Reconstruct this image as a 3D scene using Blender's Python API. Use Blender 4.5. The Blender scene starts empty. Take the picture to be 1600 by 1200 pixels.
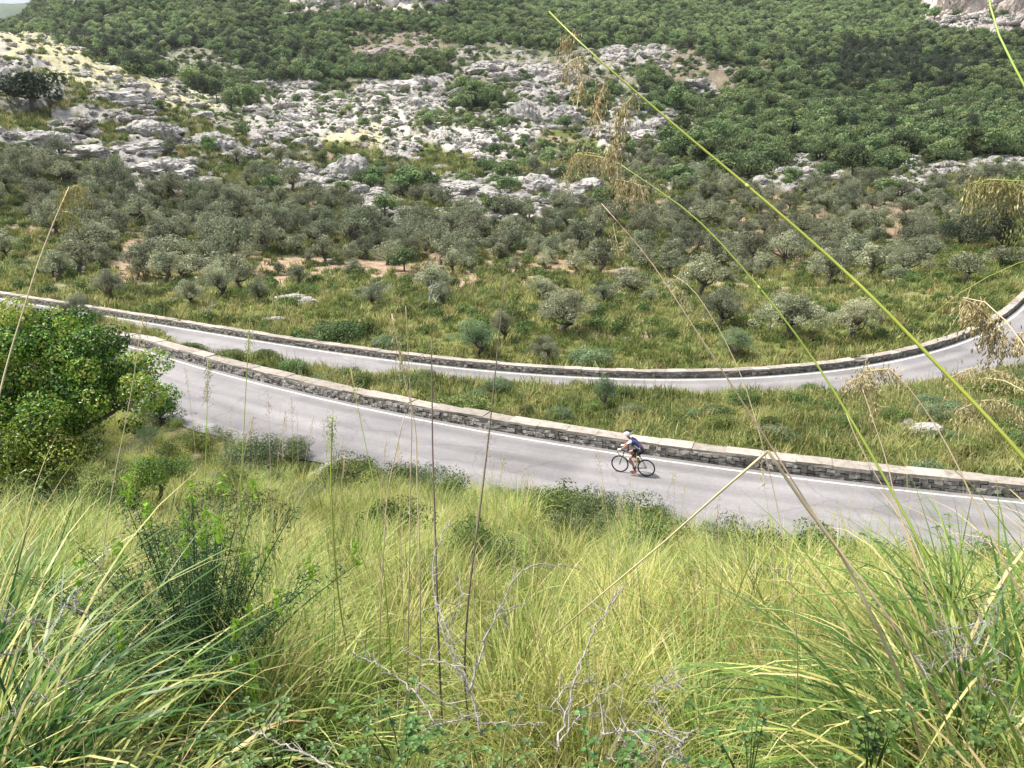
import bpy, math, random
import numpy as np
from mathutils import Vector, Matrix
rng = np.random.default_rng(7)
random.seed(7)
SC = bpy.context.scene
COL = SC.collection

# ------------------------------------------------------------------ camera model
PITCH = math.radians(18.0)
CP, SP = math.cos(PITCH), math.sin(PITCH)
F = 1230.0

def ray(px, py):
    xn = (px - 800.0) / F
    v = (py - 600.0) / F
    return np.array([xn, CP - v * SP, -(SP + v * CP)])

def at(px, py, t):                      # a point t metres deep on the view ray
    return ray(px, py) * t

def on_level(px, py, z):
    r = ray(px, py)
    return r * (z / r[2])

def project(X, Y, Z):
    d = Y * CP - Z * SP
    d = np.where(d < 0.01, 0.01, d)
    return 800 + F * X / d, 600 + F * (-Z * CP - Y * SP) / d

# ------------------------------------------------------------------ noise
def _h(ix, iy, iz, s):
    n = (ix * 374761393 + iy * 668265263 + iz * 2147483647 + s * 1274126177) & 0xFFFFFFFF
    n = ((n ^ (n >> 13)) * 1274126177) & 0xFFFFFFFF
    n = n ^ (n >> 16)
    return (n & 0xFFFF) / 65535.0

def vnoise(x, y, z=None, seed=0):
    x = np.asarray(x, float); y = np.asarray(y, float)
    z = np.zeros_like(x) if z is None else np.asarray(z, float)
    xi = np.floor(x).astype(np.int64); yi = np.floor(y).astype(np.int64); zi = np.floor(z).astype(np.int64)
    fx = x - xi; fy = y - yi; fz = z - zi
    fx = fx * fx * (3 - 2 * fx); fy = fy * fy * (3 - 2 * fy); fz = fz * fz * (3 - 2 * fz)
    def L(a, b, t): return a + (b - a) * t
    c = [[[_h(xi + i, yi + j, zi + k, seed) for k in (0, 1)] for j in (0, 1)] for i in (0, 1)]
    r0 = L(L(c[0][0][0], c[1][0][0], fx), L(c[0][1][0], c[1][1][0], fx), fy)
    r1 = L(L(c[0][0][1], c[1][0][1], fx), L(c[0][1][1], c[1][1][1], fx), fy)
    return L(r0, r1, fz) * 2 - 1

def fbm(x, y, z=None, seed=0, octv=4):
    a = 0; amp = 0.5; f = 1.0
    for o in range(octv):
        a = a + amp * vnoise(np.asarray(x) * f, np.asarray(y) * f, None if z is None else np.asarray(z) * f, seed + o * 17)
        amp *= 0.5; f *= 2.03
    return a

def ridged(x, y, z=None, seed=0, octv=4):
    a = 0; amp = 0.5; f = 1.0
    for o in range(octv):
        a = a + amp * (1 - 2 * np.abs(vnoise(np.asarray(x) * f, np.asarray(y) * f, None if z is None else np.asarray(z) * f, seed + o * 31)))
        amp *= 0.5; f *= 2.1
    return a

def sstep(a, b, x):
    t = np.clip((x - a) / (b - a), 0, 1)
    return t * t * (3 - 2 * t)

# ------------------------------------------------------------------ mesh building
class G:
    def __init__(self):
        self.V = []; self.Q = []; self.T = []; self.t = []; self.qm = []; self.tm = []; self.n = 0
    def add(self, V, Q=None, T=None, tint=0.5, mi=0):
        V = np.asarray(V, float).reshape(-1, 3)
        self.V.append(V)
        self.t.append(np.broadcast_to(np.asarray(tint, float), (len(V),)))
        if Q is not None and len(Q):
            Q = np.asarray(Q, int).reshape(-1, 4) + self.n; self.Q.append(Q); self.qm.append(np.full(len(Q), mi))
        if T is not None and len(T):
            T = np.asarray(T, int).reshape(-1, 3) + self.n; self.T.append(T); self.tm.append(np.full(len(T), mi))
        self.n += len(V)
        return self
    def merge(self, o, mi=None):
        V = np.concatenate(o.V); t = np.concatenate(o.t)
        self.V.append(V); self.t.append(t)
        for q, m in zip(o.Q, o.qm): self.Q.append(q + self.n); self.qm.append(m if mi is None else np.full(len(q), mi))
        for q, m in zip(o.T, o.tm): self.T.append(q + self.n); self.tm.append(m if mi is None else np.full(len(q), mi))
        self.n += len(V)
        return self
    def xf(self, M):
        M = np.asarray(M)
        self.V = [v @ M[:3, :3].T + M[:3, 3] for v in self.V]
        return self
    def mesh(self, name, mats, smooth=False):
        V = np.concatenate(self.V); t = np.concatenate(self.t)
        Q = np.concatenate(self.Q) if self.Q else np.zeros((0, 4), int)
        T = np.concatenate(self.T) if self.T else np.zeros((0, 3), int)
        mi = np.concatenate(self.qm + self.tm) if (self.qm or self.tm) else np.zeros(0, int)
        me = bpy.data.meshes.new(name)
        me.vertices.add(len(V)); me.vertices.foreach_set('co', V.astype(np.float32).ravel())
        loops = np.concatenate([Q.ravel(), T.ravel()]).astype(np.int32)
        me.loops.add(len(loops)); me.loops.foreach_set('vertex_index', loops)
        starts = np.concatenate([np.arange(len(Q)) * 4, len(Q) * 4 + np.arange(len(T)) * 3]).astype(np.int32)
        me.polygons.add(len(starts)); me.polygons.foreach_set('loop_start', starts)
        me.polygons.foreach_set('material_index', mi.astype(np.int32))
        me.polygons.foreach_set('use_smooth', np.full(len(starts), smooth))
        a = me.attributes.new('tint', 'FLOAT', 'POINT'); a.data.foreach_set('value', t.astype(np.float32))
        for m in (mats if isinstance(mats, (list, tuple)) else [mats]): me.materials.append(m)
        me.update(calc_edges=True); me.validate()
        return me

def tag(o, label=None, cat=None, group=None, kind=None):
    if label: o['label'] = label
    if cat: o['category'] = cat
    if group: o['group'] = group
    if kind: o['kind'] = kind
    return o

def obj(name, me, parent=None):
    o = bpy.data.objects.new(name, me); COL.objects.link(o)
    if parent is not None: o.parent = parent
    return o

def empty(name, loc=(0, 0, 0), rz=0, s=1):
    o = bpy.data.objects.new(name, None); COL.objects.link(o)
    o.empty_display_size = 0.2
    o.location = [float(c) for c in loc]; o.rotation_euler = (0, 0, rz); o.scale = (s, s, s)
    return o

def frame_of(d):
    d = np.asarray(d, float); d = d / (np.linalg.norm(d) + 1e-9)
    a = np.array([0, 0, 1.0]) if abs(d[2]) < 0.9 else np.array([1.0, 0, 0])
    u = np.cross(d, a); u /= np.linalg.norm(u)
    return u, np.cross(d, u)

def tube(g, P, R, n=6, tint=0.5, mi=0, cap=True):
    P = np.asarray(P, float); R = np.broadcast_to(np.asarray(R, float), (len(P),))
    D = np.gradient(P, axis=0)
    u, v = frame_of(D[0]); V = []
    for i in range(len(P)):
        d = D[i] / (np.linalg.norm(D[i]) + 1e-9)
        u = u - d * np.dot(u, d); u /= np.linalg.norm(u) + 1e-9
        v = np.cross(d, u)
        a = np.arange(n) * 2 * math.pi / n
        V.append(P[i] + R[i] * (np.cos(a)[:, None] * u + np.sin(a)[:, None] * v))
    V = np.concatenate(V)
    Q = [(i * n + j, i * n + (j + 1) % n, (i + 1) * n + (j + 1) % n, (i + 1) * n + j) for i in range(len(P) - 1) for j in range(n)]
    T = []
    if cap:
        V = np.concatenate([V, [P[0]], [P[-1]]]); k = len(P) * n
        T = [(k, (j + 1) % n, j) for j in range(n)] + [(k + 1, (len(P) - 1) * n + j, (len(P) - 1) * n + (j + 1) % n) for j in range(n)]
    g.add(V, Q, T, tint=tint, mi=mi)

def spline(P, n):
    """smooth curve through the points, evenly spaced by length"""
    P = np.asarray(P, float)
    c = np.concatenate([[0], np.cumsum(np.linalg.norm(np.diff(P, axis=0), axis=1) + 1e-9)])
    if len(P) < 3:
        t = np.linspace(0, 1, n)[:, None]; return P[0] + (P[-1] - P[0]) * t
    D = np.diff(P, axis=0) / np.diff(c)[:, None]; h = np.diff(c)
    Tn = np.zeros_like(P); Tn[1:-1] = (D[:-1] * h[1:, None] + D[1:] * h[:-1, None]) / (h[:-1] + h[1:])[:, None]
    Tn[0] = 1.5 * D[0] - .5 * Tn[1]; Tn[-1] = 1.5 * D[-1] - .5 * Tn[-2]
    q = np.linspace(0, c[-1], n); k = np.clip(np.searchsorted(c, q, side='right') - 1, 0, len(P) - 2)
    t = ((q - c[k]) / h[k])[:, None]; hh = h[k][:, None]
    return (2 * t ** 3 - 3 * t ** 2 + 1) * P[k] + (t ** 3 - 2 * t ** 2 + t) * hh * Tn[k] + (-2 * t ** 3 + 3 * t ** 2) * P[k + 1] + (t ** 3 - t ** 2) * hh * Tn[k + 1]

def leaves(g, C, N, size, aspect=0.55, tint=0.5, mi=0, r=rng):
    """diamond leaves centred at C lying across normals N"""
    n = len(C)
    N = N / (np.linalg.norm(N, axis=1, keepdims=True) + 1e-9)
    A = r.normal(size=(n, 3)); A -= N * np.sum(A * N, 1, keepdims=True)
    A /= np.linalg.norm(A, axis=1, keepdims=True) + 1e-9
    B = np.cross(N, A)
    s = np.broadcast_to(np.asarray(size, float), (n,))[:, None]
    V = np.stack([C - A * s * 0.5, C + B * s * aspect * 0.5 + N * s * 0.08, C + A * s * 0.5, C - B * s * aspect * 0.5 + N * s * 0.08], 1).reshape(-1, 3)
    Q = np.arange(n * 4).reshape(-1, 4)
    t = np.repeat(np.broadcast_to(np.asarray(tint, float), (n,)), 4)
    g.add(V, Q, tint=t, mi=mi)

def rdir(n, r=rng):
    d = r.normal(size=(n, 3)); return d / np.linalg.norm(d, axis=1, keepdims=True)

def blades(g, base, az, lean, length, width, droop, tint, segs=6, mi=0, r=rng):
    """grass blades: arrays of n; lean = angle from vertical at the base, droop = extra bending along it"""
    n = len(base)
    az = np.asarray(az); ang = np.broadcast_to(lean, (n,)).copy(); seg = np.broadcast_to(length, (n,)) / segs
    P = base.copy(); pts = [P.copy()]; twist = r.uniform(-0.5, 0.5, n); az = az.copy()
    for i in range(segs):
        P = P + np.stack([np.sin(ang) * np.cos(az), np.sin(ang) * np.sin(az), np.cos(ang)], 1) * seg[:, None]
        pts.append(P.copy()); ang = ang + droop / segs * (0.4 + 1.2 * i / segs); az = az + twist / segs
    pts = np.stack(pts, 1)                                     # n, segs+1, 3
    side = np.stack([-np.sin(az + twist), np.cos(az + twist), r.uniform(-0.3, 0.3, n)], 1)
    side /= np.linalg.norm(side, axis=1, keepdims=True)
    k = np.linspace(0, 1, segs + 1)
    prof = np.minimum(1, 0.5 + 2 * k) * np.clip((1 - k) * 2.2, 0, 1) ** 0.8
    prof[-1] = 0.04
    W = np.broadcast_to(width, (n,))[:, None] * prof[None, :] * 0.5
    L = pts - side[:, None, :] * W[..., None]; R = pts + side[:, None, :] * W[..., None]
    V = np.stack([L, R], 2).reshape(-1, 3)
    b = np.arange(n)[:, None] * (segs + 1) * 2 + np.arange(segs)[None, :] * 2
    Q = np.stack([b, b + 1, b + 3, b + 2], -1).reshape(-1, 4)
    g.add(V, Q, tint=np.repeat(np.broadcast_to(tint, (n,)), (segs + 1) * 2), mi=mi)

# ------------------------------------------------------------------ materials
def newmat(name):
    m = bpy.data.materials.new(name); m.use_nodes = True
    nt = m.node_tree; nt.nodes.clear()
    return m, nt, nt.nodes, nt.links

def ramp(nd, stops):
    e = nd.color_ramp.elements
    e[0].position = stops[0][0]; e[0].color = (*stops[0][1], 1)
    e[1].position = stops[-1][0]; e[1].color = (*stops[-1][1], 1)
    for p, c in stops[1:-1]:
        x = e.new(p); x.color = (*c, 1)

def leafmat(name, stops, trans=0.3, rough=0.55, var=0.35, spec=0.3, hue=0.03):
    m, nt, N, L = newmat(name)
    at_ = N.new('ShaderNodeAttribute'); at_.attribute_name = 'tint'
    cr = N.new('ShaderNodeValToRGB'); ramp(cr, stops)
    oi = N.new('ShaderNodeObjectInfo')
    hs = N.new('ShaderNodeHueSaturation')
    mr = N.new('ShaderNodeMapRange'); mr.inputs['To Min'].default_value = 1 - var; mr.inputs['To Max'].default_value = 1 + var
    mh = N.new('ShaderNodeMapRange'); mh.inputs['To Min'].default_value = 0.5 + hue; mh.inputs['To Max'].default_value = 0.5 - hue
    wn = N.new('ShaderNodeTexWhiteNoise'); wn.noise_dimensions = '1D'
    L.new(oi.outputs['Random'], mr.inputs['Value']); L.new(oi.outputs['Random'], wn.inputs['W'])
    L.new(wn.outputs['Value'], mh.inputs['Value'])
    L.new(at_.outputs['Fac'], cr.inputs['Fac']); L.new(cr.outputs['Color'], hs.inputs['Color'])
    L.new(mr.outputs['Result'], hs.inputs['Value']); L.new(mh.outputs['Result'], hs.inputs['Hue'])
    b = N.new('ShaderNodeBsdfPrincipled'); b.inputs['Roughness'].default_value = rough
    b.inputs['Specular IOR Level'].default_value = spec
    tr = N.new('ShaderNodeBsdfTranslucent'); mx = N.new('ShaderNodeMixShader'); mx.inputs[0].default_value = trans
    L.new(hs.outputs['Color'], b.inputs['Base Color']); L.new(hs.outputs['Color'], tr.inputs['Color'])
    L.new(b.outputs[0], mx.inputs[1]); L.new(tr.outputs[0], mx.inputs[2])
    o = N.new('ShaderNodeOutputMaterial'); L.new(mx.outputs[0], o.inputs['Surface'])
    return m

def plain(name, col, rough=0.6, metal=0.0, noise=0.0, nscale=20.0, bump=0.0):
    m, nt, N, L = newmat(name)
    b = N.new('ShaderNodeBsdfPrincipled'); b.inputs['Roughness'].default_value = rough; b.inputs['Metallic'].default_value = metal
    b.inputs['Base Color'].default_value = (*col, 1)
    if noise or bump:
        tc = N.new('ShaderNodeTexCoord'); nz = N.new('ShaderNodeTexNoise'); nz.inputs['Scale'].default_value = nscale; nz.inputs['Detail'].default_value = 6
        L.new(tc.outputs['Object'], nz.inputs['Vector'])
        cr = N.new('ShaderNodeValToRGB')
        ramp(cr, [(0.3, tuple(max(0, c * (1 - noise)) for c in col)), (0.7, tuple(c * (1 + noise) for c in col))])
        L.new(nz.outputs['Fac'], cr.inputs['Fac']); L.new(cr.outputs['Color'], b.inputs['Base Color'])
        if bump:
            bp = N.new('ShaderNodeBump'); bp.inputs['Strength'].default_value = bump; bp.inputs['Distance'].default_value = 0.02
            L.new(nz.outputs['Fac'], bp.inputs['Height']); L.new(bp.outputs[0], b.inputs['Normal'])
    o = N.new('ShaderNodeOutputMaterial'); L.new(b.outputs[0], o.inputs['Surface'])
    return m

def stonemat(name, stops, scale, bump=0.5, dist=0.2, tintamt=0.35, moss=None):
    m, nt, N, L = newmat(name)
    tc = N.new('ShaderNodeTexCoord')
    nz = N.new('ShaderNodeTexNoise'); nz.inputs['Scale'].default_value = scale; nz.inputs['Detail'].default_value = 9; nz.inputs['Roughness'].default_value = 0.65
    n2 = N.new('ShaderNodeTexNoise'); n2.inputs['Scale'].default_value = scale * 5; n2.inputs['Detail'].default_value = 5
    L.new(tc.outputs['Object'], nz.inputs['Vector']); L.new(tc.outputs['Object'], n2.inputs['Vector'])
    cr = N.new('ShaderNodeValToRGB'); ramp(cr, stops)
    ad = N.new('ShaderNodeMath'); ad.operation = 'MULTIPLY_ADD'; ad.inputs[1].default_value = 0.35
    L.new(n2.outputs['Fac'], ad.inputs[0]); L.new(nz.outputs['Fac'], ad.inputs[2])
    sb = N.new('ShaderNodeMath'); sb.operation = 'SUBTRACT'; sb.inputs[1].default_value = 0.175
    L.new(ad.outputs[0], sb.inputs[0]); L.new(sb.outputs[0], cr.inputs['Fac'])
    at_ = N.new('ShaderNodeAttribute'); at_.attribute_name = 'tint'
    mr = N.new('ShaderNodeMapRange'); mr.inputs['To Min'].default_value = 1 - tintamt; mr.inputs['To Max'].default_value = 1 + tintamt
    L.new(at_.outputs['Fac'], mr.inputs['Value'])
    vm = N.new('ShaderNodeVectorMath'); vm.operation = 'SCALE'
    L.new(cr.outputs['Color'], vm.inputs[0]); L.new(mr.outputs['Result'], vm.inputs['Scale'])
    b = N.new('ShaderNodeBsdfPrincipled'); b.inputs['Roughness'].default_value = 0.9; b.inputs['Specular IOR Level'].default_value = 0.15
    L.new(vm.outputs[0], b.inputs['Base Color'])
    bp = N.new('ShaderNodeBump'); bp.inputs['Strength'].default_value = bump; bp.inputs['Distance'].default_value = dist
    L.new(ad.outputs[0], bp.inputs['Height']); L.new(bp.outputs[0], b.inputs['Normal'])
    o = N.new('ShaderNodeOutputMaterial'); L.new(b.outputs[0], o.inputs['Surface'])
    return m

M = {}
M['oak'] = leafmat('oak_leaves', [(0.0, (.048, .08, .038)), (.5, (.135, .20, .08)), (1.0, (.32, .40, .165))], trans=.35, var=.42, hue=.02)
M['pine'] = leafmat('pine_needles', [(0.0, (.04, .058, .032)), (1.0, (.10, .125, .07))], trans=.2, var=.2)
M['olive'] = leafmat('olive_leaves', [(0.0, (.10, .115, .07)), (.5, (.235, .26, .155)), (1.0, (.45, .47, .31))], trans=.3, var=.32, hue=.02)
M['pale'] = leafmat('pale_shrub_leaves', [(0.0, (.10, .15, .07)), (1.0, (.26, .33, .17))], trans=.3, var=.15)
M['shrub'] = leafmat('shrub_leaves', [(0.0, (.05, .085, .025)), (.5, (.11, .165, .045)), (1.0, (.24, .30, .08))], trans=.3, var=.3)
M['mastic'] = leafmat('mastic_leaves', [(0.0, (.035, .07, .014)), (.4, (.16, .27, .04)), (.8, (.36, .50, .075)), (1.0, (.40, .36, .08))], trans=.35, var=.1, rough=.4, spec=.5)
M['bark'] = plain('bark', (.13, .11, .09), .9, noise=.4, nscale=8, bump=.6)
M['deadwood'] = plain('dead_wood', (.42, .40, .38), .85, noise=.25, nscale=12)
M['thorn'] = plain('thorn_wood', (.30, .28, .25), .85, noise=.35, nscale=60)
M['grass'] = leafmat('grass_blades', [(0.0, (.07, .12, .025)), (.4, (.19, .265, .055)), (.7, (.33, .39, .10)), (1.0, (.57, .52, .25))], trans=.4, var=.3, spec=.25)
M['scrubgrass'] = leafmat('scrub_grass_blades', [(0.0, (.07, .10, .028)), (.5, (.205, .24, .072)), (1.0, (.44, .41, .18))], trans=.4, var=.3, spec=.15)
M['tussock'] = leafmat('tussock_blades', [(0.0, (.045, .095, .02)), (.35, (.11, .185, .035)), (.62, (.25, .31, .065)), (.82, (.48, .46, .15)), (1.0, (.62, .48, .26))], trans=.35, var=.1, spec=.35, rough=.42)
M['reed_green'] = leafmat('reed_green', [(0.0, (.22, .32, .04)), (1.0, (.42, .50, .10))], trans=.1, var=.05, spec=.4, rough=.4)
M['reed_straw'] = leafmat('reed_straw', [(0.0, (.45, .33, .20)), (1.0, (.68, .58, .40))], trans=.1, var=.1, spec=.3)
M['reed_dark'] = leafmat('reed_dark', [(0.0, (.10, .075, .06)), (1.0, (.22, .17, .14))], trans=.05, var=.1)
M['seed'] = leafmat('seed_husks', [(0.0, (.34, .27, .14)), (.5, (.58, .49, .27)), (1.0, (.78, .70, .44))], trans=.3, var=.06, hue=.004)
M['seed_green'] = leafmat('green_seed_husks', [(0.0, (.30, .32, .08)), (1.0, (.62, .62, .28))], trans=.3, var=.1)
M['herb'] = leafmat('herb_leaves', [(0.0, (.03, .08, .018)), (1.0, (.14, .25, .055))], trans=.35, var=.15, spec=.4, rough=.45)
M['feather'] = leafmat('feathery_leaves', [(0.0, (.03, .07, .03)), (.75, (.09, .16, .06)), (1.0, (.35, .50, .07))], trans=.3, var=.1)
M['rock'] = stonemat('limestone', [(.33, (.10, .092, .08)), (.42, (.32, .30, .275)), (.54, (.50, .475, .445)), (.8, (.60, .575, .54))], 2.6, bump=1.0, dist=.12)
M['rockpink'] = stonemat('pink_limestone', [(.30, (.18, .14, .13)), (.45, (.38, .325, .29)), (.75, (.55, .49, .45))], 2.4, bump=1.0, dist=.12)
M['stone'] = stonemat('wall_stone', [(.3, (.14, .13, .12)), (.55, (.30, .285, .26)), (.8, (.44, .42, .38))], 7, bump=.6, dist=.02, tintamt=.55)
M['coping'] = stonemat('wall_coping', [(.3, (.20, .175, .15)), (.5, (.31, .28, .245)), (.7, (.38, .345, .305))], 3.5, bump=.5, dist=.02, tintamt=.22)
M['mortar'] = plain('mortar', (.09, .08, .07), .95)

# ------------------------------------------------------------------ ground shape
ZN, ZF = -11.6, -16.2            # the two road levels
near_px = [(233, 550), (333, 582), (433, 608), (533, 629), (650, 653), (766, 679), (916, 703), (1066, 723), (1266, 750), (1516, 778)]
far_px = [(0, 467), (100, 483), (167, 495), (333, 523), (467, 543), (566, 556), (720, 575), (816, 588), (1000, 593), (1066, 593), (1266, 583), (1366, 572), (1466, 547), (1533, 525), (1600, 480)]
nearP = np.array([on_level(x, y, ZN)[:2] for x, y in near_px])
farP = np.array([on_level(x, y, ZF)[:2] for x, y in far_px])
def curve_fn(P, deg, x0, x1, smax, left=None):
    c = np.polyfit(P[:, 0], P[:, 1], deg); d = np.polyder(c)
    def f(X):
        X = np.asarray(X, float); Xc = np.clip(X, x0, x1)
        e = np.clip(np.polyval(d, Xc), -smax, smax)
        if left is not None:
            u = np.clip(x0 - X, 0, None); s0 = np.polyval(d, x0); k_ = 6.0
            return np.polyval(c, Xc) + np.where(X < x0, -(left * u + (s0 - left) * k_ * (1 - np.exp(-u / k_))), e * (X - Xc))
        return np.polyval(c, Xc) + e * (X - Xc)
    return f
Yn = curve_fn(nearP, 3, nearP[0, 0], nearP[-1, 0], .8, left=.3)
Yf = curve_fn(farP, 6, farP[0, 0], farP[-1, 0], 1.2)
def cosl(f, X): return 1 / np.sqrt(1 + ((f(X + .5) - f(X - .5))) ** 2)
WN, WF = 5.35, 6.2                # road widths

cols = np.array([-500, 0, 90, 200, 400, 600, 800, 1000, 1200, 1400, 1600, 2100])
S_c = (cols - 800) / F / 1.03
YR = np.array([40, 75, 100, 130, 160, 200, 250, 300, 350, 400, 450, 500, 600, 700, 850, 1000, 1250])
TAB = {
 -500: [640,470, 395, 320, 240, 150,  60,  -5,  -40,  -55,  -60,  -60,  -40,  -20,   0,  20,  60],
 0:    [640,474, 400, 330, 262, 180,  95,  34,   62,   85,   95,   92,   75,   62,  58,  62,  75],
 90:   [640,476, 410, 345, 285, 205, 122,  68,   82,  104,  108,  100,   80,   62,  42, 40, 50],
 200:  [640,478, 418, 352, 300, 225, 152, 108,  118,  125,  118,  100,   60,   15, -70, -130, -150],
 400:  [640,482, 432, 372, 318, 268, 222, 184,  172,  150,  128,  104,   60,   25, -35, -95, -140],
 600:  [640,486, 440, 380, 330, 280, 238, 206,  180,  150,  124,  100,   58,   25, -30, -80, -120],
 800:  [640,488, 440, 382, 334, 288, 248, 212,  182,  152,  128,  106,   66,   38, 5, -30, -80],
 1000: [640,490, 442, 390, 340, 294, 252, 216,  188,  158,  132,  108,   70,   42, 14, -15, -60],
 1200: [640,490, 446, 396, 346, 300, 262, 230,  200,  170,  145,  120,   84,   58, 22, -10, -60],
 1400: [640,486, 442, 396, 348, 300, 264, 236,  208,  180,  152,  124,   80,   42, 0, -40, -90],
 1600: [640,478, 430, 388, 342, 298, 262, 232,  202,  172,  142,  112,   60,   15, -50, -100, -150],
 2100: [640,470, 420, 370, 320, 270, 220, 180,  145,  110,   80,   50,    0,  -50, -120, -180, -230]}
Ztab = np.zeros((len(cols), len(YR)))
for i, c in enumerate(cols):
    for j, Yv in enumerate(YR):
        v = (TAB[int(c)][j] - 600) / F
        Ztab[i, j] = -Yv * (SP + v * CP) / (CP - v * SP)
gs = np.linspace(-1.6, 1.6, 161); gy = np.exp(np.linspace(math.log(40), math.log(1300), 200))
Zg = np.array([[np.interp(y, YR, Ztab[i]) for y in gy] for i in range(len(cols))])
Zg = np.array([[np.interp(s, S_c, Zg[:, j]) for s in gs] for j in range(len(gy))]).T
def smooth1(A, k, ax):
    ker = np.exp(-np.linspace(-2, 2, 2 * k + 1) ** 2); ker /= ker.sum()
    pad = [(0, 0), (0, 0)]; pad[ax] = (k, k)
    Ap = np.pad(A, pad, mode='edge'); out = np.zeros_like(A)
    for i, w in enumerate(ker):
        sl = [slice(None), slice(None)]; sl[ax] = slice(i, i + A.shape[ax]); out += w * Ap[tuple(sl)]
    return out
Zg = smooth1(smooth1(Zg, 3, 0), 4, 1)

def valley(X, Y):
    Yc = np.clip(Y, 41, 1290); s = np.clip(X / Yc, -1.59, 1.59)
    a = (s + 1.6) / 3.2 * 160; b = (np.log(Yc) - math.log(40)) / (math.log(1300) - math.log(40)) * 199
    i = np.clip(a.astype(int), 0, 159); j = np.clip(b.astype(int), 0, 198); fa = a - i; fb = b - j
    return (Zg[i, j] * (1 - fa) + Zg[i + 1, j] * fa) * (1 - fb) + (Zg[i, j + 1] * (1 - fa) + Zg[i + 1, j + 1] * fa) * fb

CELL = ["__FFFFFFFCCCCCFFFFFLLLFFLLLLFCCC",
"_FfffFFFFFFFFFFFFFFFFFFFLLFFFCCC",
"SSFFFFFFFFFPPPffFFFFFFFFFFFFFfff",
"SSSFFrrFFFFPPPrrrrrRRPFFFFDDDFFF",
"RSSSFrrrFFFFFFrRRRrrrPPPFDDDDDDF",
"DRrrSSFFRRrRRRrrRRrrFRPFFFDDDDFF",
"DRrrRSSFRRRRRRFFRRFRFFrFPFFFFFFF",
"GGRRRrrrRRRRRrrrRRrRRrFFFFFFFFFF",
"RrRGRRGrRrSSRRRRRGGRRrFFFFFFFFFF",
"rRrRRGrRrrGSRGRRrrGrrFFFFFFFFFFF",
"OOrrRRrGrRRrGGGRrGooOrFFRRFFRRRR",
"OOOORRrGrRRrGrRRGRooroooRoooRooo",
"OOOOOOOOOGrRoGRRRRroorooEooooooo",
"OOOOOOOOOOORRrRRRooooooEEEoEEooo",
"GGOOOOOOOOOOOOOOrooooooEEEEoEooo",
"GGOoEOOEOOOOOEOOOOoooEooEoooooGG",
"GoOOEOEOEEoEEEooEEooGoOOEooooGGG",
"GGooEooEEGGoGGEGoGGGoGOOGooGGGGG"]
assert all(len(r) == 32 for r in CELL), [len(r) for r in CELL]
CH = np.array([[ord(c) for c in r] for r in CELL])
CH[5:7, 0] = ord('r')

def cell(X, Y, Z, jit=1.0, seed=0):
    px, py = project(X, Y, Z)
    k = 0.06 * jit
    px = px + 26 * jit * fbm(X * k, Y * k, seed=seed + 3, octv=3) * 1.6
    py = py + 13 * jit * fbm(X * k, Y * k, seed=seed + 9, octv=3) * 1.6
    j = np.clip((px // 50).astype(int), 0, 31); i = np.clip((py // 25).astype(int), 0, 17)
    c = CH[i, j]
    c = np.where(py > 450, ord('G'), c)
    c = np.where(c == ord('_'), ord('F'), c)
    return c

def height(X, Y, fine=True):
    X = np.asarray(X, float); Y = np.asarray(Y, float)
    yn, yf = Yn(X), Yf(X); cn, cf = cosl(Yn, X), cosl(Yf, X)
    dn = (Y - yn) * cn; df = (Y - yf) * cf              # signed distances beyond the edge lines
    ye = yn - (WN + .7) / cn
    s = np.maximum(.43, (-ZN - 1.7) / np.maximum(ye - 1, 3))
    bank = np.maximum(ZN - .06, -1.72 - s * (Y - 1))
    bank = np.where(Y < 1, -1.72 - .25 * (Y - 1), bank)
    bank = bank + sstep(.3, 3, -dn - WN) * (fbm(X * .35, Y * .35, seed=5) * .35)
    band_t = np.clip(dn / np.maximum((yf - yn) * cn - WF - 1.2, 3), 0, 1)
    wid_ = np.maximum((yf - yn) * cn - WF - 1.2, 3)
    mid = np.maximum(np.minimum(ZN - .15 - .085 * dn, ZF + .7 * (wid_ - dn)), ZF - .06) + fbm(X * .2, Y * .2, seed=8) * .5 * sstep(.0, .2, band_t) * (1 - sstep(.8, 1, band_t))
    H = np.where(dn < -WN - .3, bank, np.where(dn < 1.0, ZN - .06, mid))
    H = np.where(df > -WF - .6, ZF - .06, H)
    vz = valley(X, Y)
    nz = fbm(X * .035, Y * .035, seed=21, octv=4) * 2.2
    vz = vz + nz * sstep(90, 200, Y)
    vz = vz + fbm(X * .012, Y * .012, seed=31, octv=3) * 7 * sstep(250, 500, Y)
    t = sstep(1.0, 26, df)
    far = (ZF - .25) * (1 - t) + vz * t + fbm(X * .15, Y * .15, seed=12) * .4 * sstep(1.5, 6, df)
    H = np.where(df > 1.0, far, H)
    if fine:
        c = cell(X, Y, H)
        w = np.where((c == ord('R')) | (c == ord('C')), 1., np.where((c == ord('r')) | (c == ord('S')) | (c == ord('P')), .6, 0.))
        w = w * sstep(10, 30, df)
        dist = np.sqrt(X * X + Y * Y)
        amp = .010 * dist
        H = H + w * ((ridged(X * .11, Y * .11, seed=41, octv=5)) * amp + ridged(X * .4, Y * .4, seed=44, octv=3) * amp * .35)
    return H

def hz(x, y): return float(height(np.array([x]), np.array([y]))[0])

def ground_at(px, py, lo=1.5, hi=1200):
    """first ground point on the view ray through a pixel"""
    r = ray(px, py); ts = np.exp(np.linspace(math.log(lo), math.log(hi), 900))
    P = r[None, :] * ts[:, None]; h = height(P[:, 0], P[:, 1], fine=False)
    k = np.where(P[:, 2] < h)[0]
    k = k[0] if len(k) else len(ts) - 1
    return P[k, 0], P[k, 1], hz(P[k, 0], P[k, 1])

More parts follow.
